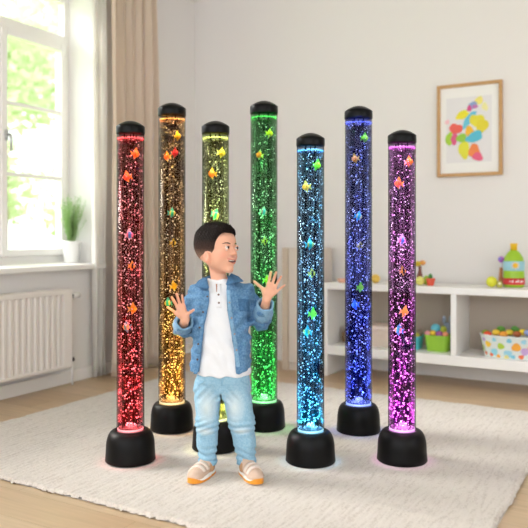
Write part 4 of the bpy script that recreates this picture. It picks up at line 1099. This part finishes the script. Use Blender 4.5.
# plant
m_pot = mat('white_ceramic', '#f4f3f1', .3); pxx, pyy = room(71.5, 4.98)
pl = empty('potted_plant', (pxx, pyy, .80)); tag(pl, 'small feathery green plant in a white pot on the window sill', 'potted plant')
lathe('pot', [(0, 0), (.046, 0), (.050, .006), (.062, .135), (.066, .138), (.066, .155), (.060, .157), (.056, .142), (0, .140)], m_pot, pl)
lathe('soil', [(0, .146), (.057, .144), (.0, .143)], mat('soil', '#4a3a2c', .9), pl)
bm = bmesh.new(); rg = random.Random(5)
for s_ in range(95):
    a = rg.uniform(0, 2 * PI); lean = rg.uniform(0, .33); hgt = rg.uniform(.17, .35) * (1 - .35 * lean); p0 = Vector((.03 * math.cos(a) * rg.random(), .03 * math.sin(a) * rg.random(), .145))
    tip = p0 + Vector((math.cos(a) * lean * .26, math.sin(a) * lean * .26, hgt)); mid = (p0 + tip) / 2 + Vector((-math.cos(a), -math.sin(a), 0)) * .012
    add_tube(bm, [p0, mid, tip], [.0016, .0013, .0006], 4)
    for q in range(26):
        u = .18 + .82 * q / 25; b_ = p0 * (1 - u) ** 2 + mid * 2 * u * (1 - u) + tip * u * u; a2 = rg.uniform(0, 2 * PI); L_ = .024 * rg.uniform(.7, 1.2) * (1.1 - .4 * u)
        d_ = Vector((math.cos(a2), math.sin(a2), .75)).normalized(); sd = d_.cross(Vector((0, 0, 1))).normalized() * .0030
        bm.faces.new([bm.verts.new(b_), bm.verts.new(b_ + d_ * L_ * .5 + sd), bm.verts.new(b_ + d_ * L_), bm.verts.new(b_ + d_ * L_ * .5 - sd)])
me = bpy.data.meshes.new('foliage'); bm.to_mesh(me); bm.free(); link('foliage', me, mat('soft_green_leaf', '#9dc07c', .6, var=(40, '#bdd79c', .8), transl=.4), pl, False)

# ================================================================== TOYS ON THE SHELF
ZT = SZ1
def on_shelf(px, z, y):
    """shelf position seen in picture column px at room depth y"""
    x = (px - CX) / F; t = y / (x * SA + CA); return t * (x * CA - SA), t
yt_ = 4.70
# bottle
yt_ = 4.76; x, t = on_shelf(513.8, ZT, yt_); bo = empty('toy_bottle', (x, yt_, ZT), YAW); tag(bo, 'green toy bottle with yellow cap, blue and red label bands, standing on the shelf top', 'bottle')
k = t / F; lathe('bottle_body', [(0, 0), (.060, 0), (.066, .008), (.068, .06), (.064, .12), (.066, .16), (.058, .195), (.038, .225), (.022, .237), (.022, .245), (0, .245)], mat('lime_plastic', '#9cc52a', .3), bo, 48, sx=1, sy=.8)
lathe('cap', [(0, .240), (.021, .240), (.022, .272), (.024, .275), (.024, .284), (0, .286)], mat('yellow_cap', '#f2c021', .35), bo, 24)
lathe('label_band', [(.0675, .058), (.0695, .060), (.0695, .022), (.0675, .018)][::-1], mat('red_label', '#d8343c', .4), bo, 48, sy=.8)
lathe('label_band', [(.0655, .108), (.0672, .110), (.0690, .168), (.0672, .170)], mat('sky_label', '#9ccbd8', .4), bo, 48, sy=.8)
def on_bottle(u, z, r, off): # front of the elliptical bottle
    a = -PI / 2 + u; return Vector((r * math.cos(a), r * .8 * math.sin(a), z)) * 1.0 + Vector((math.cos(a), math.sin(a), 0)) * off
bm = bmesh.new(); add_ball(bm, on_bottle(-.12, .143, .068, -.001), .017, 2, (1, .35, 1)); obj_bm('label_sun', bm, mat('label_yellow', '#f3bd22', .4), bo, True)
bm = bmesh.new()
for a in range(8): add_ball(bm, on_bottle(-.12 + .30 * math.cos(a * PI / 4), .143 + .019 * math.sin(a * PI / 4), .0672, 0), .007, 1, (1, .4, 1))
obj_bm('label_petals', bm, mat('label_peach', '#f3d2b4', .5), bo, True)
bm = bmesh.new()                                         # blurred white lettering of the red band
for u, wd in ((-.62, .010), (-.36, .016), (-.06, .010), (.14, .013), (.42, .016), (.66, .008)):
    add_ball(bm, on_bottle(u, .040 + .002 * math.sin(u * 9), .0695, 0), 1, 1, (wd * .6, .0015, .010 if wd > .012 else .007))
obj_bm('label_lettering', bm, mat('label_white', '#f3eae8', .5), bo, True)
# yellow knobbly ball
x, t = on_shelf(491.6, ZT, 4.66); bm = bmesh.new(); add_ball(bm, (0, 0, .037), .034, 4)
for v in bm.verts: d_ = (v.co - Vector((0, 0, .037))).normalized(); v.co += d_ * .0028 * math.sin(d_.x * 14) * math.sin(d_.y * 14 + 1) * math.sin(d_.z * 14)
o = obj_bm('toy_ball', bm, mat('soft_yellow', '#e3e23a', .5), None, True, (x, 4.66, ZT)); tag(o, 'bumpy yellow-green ball on the shelf top beside the toy bottle', 'ball')
x, t = on_shelf(499.4, ZT, 4.66); o = empty('toy_cube', (x, 4.66, ZT), .3); tag(o, 'small olive block with white spot on the shelf top behind the yellow ball', 'toy block')
bm = bmesh.new(); add_box(bm, (-.017, -.017, 0), (.017, .017, .042), .006); obj_bm('block', bm, mat('olive_toy', '#a8a33c', .5), o); ball('spot', (0, -.016, .028), .010, mat('spot_cream', '#efeacb', .5), o, 2, (1, .3, 1))
# maraca
x, t = on_shelf(500.6, ZT, 4.78); mr = empty('toy_rattle', (x, 4.78, ZT), YAW); tag(mr, 'wooden stick rattle with purple ball head standing upright left of the green bottle', 'rattle')
tube('handle', [(0, 0, 0), (0, 0, .05), (.004, 0, .125)], [.012, .013, .010], mat('rattle_wood', '#b97a4e', .5), mr, 16); tube('neck', [(.004, 0, .12), (.005, 0, .165)], .005, mat('rattle_white', '#dfe6ee', .4), mr, 10); ball('head', (.004, 0, .178), .021, mat('violet_plastic', '#b768cf', .35), mr, 3)
bm = bmesh.new(); add_ball(bm, (-.010, -.014, .182), .010, 2); obj_bm('head_spot', bm, mat('spot_blue', '#8a86e0', .4), mr, True)
# toy tree, pale ball, red cup, green piece behind the purple tube
x, t = on_shelf(419.6, ZT, 4.74); tt_ = empty('toy_tree', (x, 4.74, ZT), YAW); tag(tt_, 'little brown wooden toy tree with yellow and orange crown right of the purple tube', 'toy tree')
tube('trunk', [(0, 0, 0), (0, 0, .05), (.002, 0, .09), (.002, 0, .125)], [.034, .022, .011, .010], mat('toy_brown', '#7d4636', .6), tt_, 20)
bm = bmesh.new(); add_ball(bm, (-.016, 0, .14), .026, 3, (1.1, .9, .75)); obj_bm('crown', bm, mat('crown_olive', '#c7a928', .6), tt_, True); bm = bmesh.new(); add_ball(bm, (.020, -.004, .147), .022, 3, (1, .9, .8)); obj_bm('crown', bm, mat('crown_orange', '#e29a4a', .6), tt_, True)
x, t = on_shelf(420.0, ZT, 4.62); o = ball('toy_ball', (0, 0, .030), .030, mat('pale_yellow', '#e2df77', .5)); o.location = (x, 4.62, ZT); tag(o, 'smooth pale yellow ball in front of the little toy tree on the shelf top', 'ball')
x, t = on_shelf(430.6, ZT, 4.62); cu = empty('toy_cup', (x, 4.62, ZT), YAW); tag(cu, 'small orange-red toy cup with a green leaf on the shelf top', 'toy cup')
lathe('cup', [(0, 0), (.018, 0), (.020, .004), (.032, .048), (.030, .049), (.020, .012), (0, .010)], mat('coral_red', '#e0553a', .45), cu, 32)
bm = bmesh.new(); add_ball(bm, (-.002, 0, .062), .016, 2, (.9, .5, 1.2)); obj_bm('leaf', bm, mat('leaf_green', '#3f8f3c', .5), cu, True)
x, t = on_shelf(426.2, ZT, 4.68); o = ball('toy_pear', (0, 0, .030), .024, mat('pear_green', '#a7cf3a', .45)); o.location = (x, 4.68, ZT)
for v in o.data.vertices: v.co.z = .0 + (v.co.z - .006) * 1.35; v.co.x *= 1 - max(0, v.co.z - .03) * 9; v.co.y *= 1 - max(0, v.co.z - .03) * 9
tag(o, 'light green pear shaped toy between the toy tree and the red cup', 'toy pear')
x, t = on_shelf(375.5, ZT, 4.66); o = ball('toy_ball', (0, 0, .032), .032, mat('amber_yellow', '#e6bf57', .5)); o.location = (x, 4.66, ZT); tag(o, 'amber yellow ball on the shelf top just right of the blue tube', 'ball')
x, t = on_shelf(342, ZT, 4.62); o = lathe('toy_bowl', [(0, 0), (.02, 0), (.024, .004), (.036, .026), (.033, .027), (.02, .010), (0, .008)], mat('peach_plastic', '#eeb9a0', .5), None, 32, loc=(x, 4.62, ZT)); tag(o, 'small peach coloured bowl on the shelf top between cyan and blue tubes', 'bowl')
# things in the bays
ZB = SZ0 + .065
def bin_(px, y, w_, d_, h_, c_, label, name='storage_bin', taper=.86):
    x, t = on_shelf(px, ZB, y); r = empty(name, (x, y, ZB), 0); tag(r, label, 'storage bin')
    bm = bmesh.new(); L4 = []
    for (sw, z) in ((taper, 0), (1, h_), (1.05, h_), (1.05, h_ - .012), (.94, h_ - .004), (taper * .93, .006)):
        ring = []
        for q in range(32):
            a = 2 * PI * q / 32; ex = .45
            ring.append(bm.verts.new((math.copysign(abs(math.cos(a)) ** ex, math.cos(a)) * w_ / 2 * sw, math.copysign(abs(math.sin(a)) ** ex, math.sin(a)) * d_ / 2 * sw, z)))
        L4.append(ring)
    bm.faces.new(L4[0][::-1]); bm.faces.new(L4[-1])
    for A_, B_ in zip(L4, L4[1:]):
        for q in range(32): bm.faces.new((A_[q], A_[(q + 1) % 32], B_[(q + 1) % 32], B_[q]))
    o = obj_bm('bin_body', bm, mat('bin_plastic', c_, .45), r); smooth_by_angle(o, 45)
    return r, x, y
b1, gx, gy = bin_(438.6, 4.70, .165, .15, .108, '#9bcb3c', 'light green square bin heaped with pastel balls on the lower shelf')
b2, tx, ty = bin_(411.5, 4.70, .15, .15, .090, '#4fb6c6', 'turquoise bin beside the light green bin on the lower shelf')
def heap(cx, cy, z0, items, label_fn, group, kind='toy_ball', cat='ball'):
    for q, (dx, dy, dz, r, c_, word, sc) in enumerate(items):
        o = ball(kind, (0, 0, 0), r, mat('toy_' + word.replace(' ', '_'), c_, .5), None, 3, sc); o.location = (cx + dx, cy + dy, z0 + dz); tag(o, label_fn(word), cat, group)
heap(gx, gy, ZB + .108, [(-.060, -.045, .006, .022, '#e9a0a4', 'pink', (1, 1, .9)), (-.024, -.050, .012, .022, '#efc53c', 'yellow', (1, 1, .9)), (.018, -.048, .008, .024, '#a25a9c', 'purple', (1, 1, .9)), (.058, -.044, .008, .021, '#ef9a72', 'orange', (1, 1, .9)),
                         (-.018, -.005, .036, .032, '#66c3d8', 'light blue', (1, 1, 1.1)), (.034, -.002, .032, .022, '#b7c23a', 'olive green', (1, 1, 1.3))], lambda w_: f'{w_} ball in the heap on the light green bin', 'balls heaped in the light green bin')
x, t = on_shelf(446, ZB, 4.80); o = empty('plush_toy', (x + .005, 4.815, ZB), 0); tag(o, 'pale blue grey plush toy leaning behind the light green bin', 'plush toy')
bm = bmesh.new(); add_ball(bm, (0, 0, .09), .045, 3, (1, .7, 2.0)); obj_bm('torso', bm, mat('plush_blue_grey', '#a7b4c4', .95), o, True); ball('ear', (-.022, 0, .195), .018, mat('plush_ear', '#b4c0ce', .95), o, 2, (.8, .5, 1.6)); ball('ear', (.024, 0, .20), .018, mat('plush_ear2', '#b4c0ce', .95), o, 2, (.8, .5, 1.6))
heap(tx, ty, ZB + .088, [(.045, -.03, .004, .024, '#b8b04a', 'olive', (1, 1, .8)), (-.01, -.03, .010, .026, '#c59a86', 'tan', (1, 1, 1)), (.05, .02, .016, .026, '#8f7d66', 'brown', (1, 1, 1))], lambda w_: f'{w_} ball peeking over the turquoise bin', 'balls in the turquoise bin')
# white box and small brown jar in the left bays
x, t = on_shelf(378, ZB, 4.72); bxr = empty('storage_box', (x, 4.72, ZB)); tag(bxr, 'pale pinkish cardboard box with lid on the lower shelf between blue and purple tubes', 'box')
bm = bmesh.new(); add_box(bm, (-.11, -.09, 0), (.11, .09, .115), .004); obj_bm('box_body', bm, mat('pale_card', '#dccabd', .7), bxr); bm = bmesh.new(); add_box(bm, (-.114, -.094, .1152), (.114, .094, .145), .004); obj_bm('lid', bm, mat('lid_card', '#e8d8cd', .7), bxr)
x, t = on_shelf(347, ZB, 4.72); o = lathe('jar', [(0, 0), (.032, 0), (.040, .02), (.038, .07), (.022, .092), (.024, .10), (0, .10)], mat('brown_glaze', '#7a6043', .4), None, 32, loc=(x, 4.72, ZB)); tag(o, 'small brown jar on the lower shelf between cyan and blue tubes', 'jar')
# patterned tub
x, t = on_shelf(513, ZB, 4.68); tub = empty('patterned_tub', (x, 4.66, ZB)); tag(tub, 'white oval tub printed with colourful fruit, heaped with bright toys on the lower shelf', 'tub')
TW, TD, THH = .20, .11, .135
pr = [(0, 0), (.84, 0), (.86, .004), (1.0, THH), (1.03, THH + .004), (1.02, THH + .010), (.96, THH + .004), (.82, .012), (0, .010)]
tb = lathe('tub_body', [(r_ * TW, z_) for r_, z_ in pr], mat('tub_white', '#e4ece9', .5), tub, 64, sy=TD / TW)
rg = random.Random(3); pal = ['#f0c63c', '#a9c93f', '#f0a83a', '#8fd0e0', '#f0d860', '#ef8a4a', '#9ad0e4', '#c6a6d8', '#7fc7e0', '#ee7a50']
spots = [(-1.25, .055, .020, 1), (-.80, .085, .022, 0), (-.28, .080, .022, 1), (.22, .080, .028, 2), (.75, .08, .024, 5), (-.55, .040, .024, 3), (-.05, .035, .026, 6), (-1.02, .025, .012, 5), (-.70, .020, .013, 9), (-.40, .016, .013, 2), (-.1, .014, .014, 4), (.12, .018, .014, 8), (.40, .020, .016, 9), (.52, .055, .026, 7), (-1.0, .112, .014, 7), (-.5, .118, .014, 3), (0, .118, .016, 8), (.45, .115, .016, 6), (-1.35, .10, .012, 1), (1.05, .05, .02, 4)]
for q, (u, z, r_, ci) in enumerate(spots):
    a = -PI / 2 + u; sc = .86 + .14 * z / THH; p_ = Vector((TW * sc * math.cos(a), TD * sc * math.sin(a), z)); bm = bmesh.new(); nrm = Vector((math.cos(a) / TW, math.sin(a) / TD, 0)).normalized()
    tg = Vector((-nrm.y, nrm.x, 0)); ring = []
    for kk in range(16):
        b_ = 2 * PI * kk / 16; off = tg * r_ * math.cos(b_) + Vector((0, 0, r_ * .9 * math.sin(b_))); ss = 1 + .1 * math.sin(3 * b_ + q); pt = p_ + off * ss
        zz = min(max(pt.z, .006), THH - .002); s2 = .86 + .14 * zz / THH; aa = math.atan2(pt.y / TD, pt.x / TW); ring.append(bm.verts.new((TW * s2 * math.cos(aa) * 1.006, TD * s2 * math.sin(aa) * 1.010, zz)))
    bm.faces.new(ring); o = obj_bm('printed_fruit', bm, mat('print_ink', pal[ci], .5), tb)
items = []
cols = [('#8db63a', 'green'), ('#e0502f', 'red'), ('#efc93a', 'yellow'), ('#5c9a34', 'dark green'), ('#f0a23a', 'orange'), ('#d9c43a', 'mustard'), ('#4f8f36', 'leaf green'), ('#a8592c', 'brown'), ('#f2d23a', 'bright yellow'), ('#8f9fd0', 'lavender'), ('#e8474a', 'scarlet'), ('#f0d94a', 'lemon')]
lay = [(-.165, .0, .010), (-.145, -.045, .008), (-.095, -.03, .020), (-.075, .02, .038), (-.045, -.05, .014), (-.015, -.02, .024), (.01, .03, .042), (.035, -.04, .020), (.065, -.01, .030), (.10, -.03, .032), (.10, .03, .020), (.145, -.02, .018)]
heap(x, 4.66, ZB + THH, [(dx, dy, dz, .024, c_, wd, (1.1, 1, .85)) for (dx, dy, dz), (c_, wd) in zip(lay, cols)], lambda w_: f'{w_} toy fruit heaped in the fruit-printed oval tub', 'toy fruit heaped in the printed tub', 'toy_fruit', 'toy fruit')

# ================================================================== TREES OUTSIDE
m_leafA = mat('leaf_pale', '#d3dfb8', .6, var=(1.5, '#e6edc8', .9), transl=.5); m_leafB = mat('leaf_mid', '#c3d4a2', .6, var=(1.5, '#dbe6b8', .9), transl=.5); m_bark = mat('bark', '#9b8b74', .9)
def tree(x, y, h_, r_, n, m, label, seed):
    rg = random.Random(seed); root = empty('garden_tree', (x, y, -.76)); tag(root, label, 'tree', 'trees outside the window')
    tube('trunk', [(0, 0, 0), (.05, 0, h_ * .3), (0, .1, h_ * .6), (.1, 0, h_ * .85)], [.16, .13, .09, .03], m_bark, root, 10)
    V_, Fc = [], []; cl = [(rg.uniform(-.7, .7) * r_, rg.uniform(-.7, .7) * r_, h_ * rg.uniform(.28, .95), rg.uniform(.35, .6) * r_) for _ in range(12)]
    for q in range(n):
        c_ = cl[q % 12]; d_ = Vector((rg.gauss(0, 1), rg.gauss(0, 1), rg.gauss(0, 1))).normalized() * c_[3] * rg.uniform(.5, 1); p_ = Vector(c_[:3]) + d_
        a_ = Vector((rg.gauss(0, 1), rg.gauss(0, 1), rg.gauss(0, .5))).normalized(); b_ = a_.cross(Vector((rg.gauss(0, 1), rg.gauss(0, 1), 1))).normalized(); s = rg.uniform(.07, .14); k_ = len(V_)
        V_ += [p_ - a_ * s, p_ + b_ * s * .45, p_ + a_ * s, p_ - b_ * s * .45]; Fc.append((k_, k_ + 1, k_ + 2, k_ + 3))
    me = bpy.data.meshes.new('crown'); me.from_pydata([v_[:] for v_ in V_], [], Fc); link('crown', me, m, root, False)
tree(-9.0, 7.4, 5.6, 1.6, 5200, m_leafA, 'pale green leafy tree nearest outside the window', 1)
tree(-15.5, 15.5, 12.0, 3.0, 5200, m_leafB, 'fuller green tree further off, in the middle of the window view', 2)
tree(-20.5, 11.0, 12.5, 3.0, 5200, m_leafA, 'pale yellow-green tree at the left of the window view', 3)
tree(-12.4, 6.6, 3.2, 1.3, 2600, m_leafB, 'low bushy green tree outside below the others', 4)
tree(-13.0, 10.6, 9.4, 2.1, 4600, m_leafA, 'tall pale tree behind the nearest one outside the window', 5)
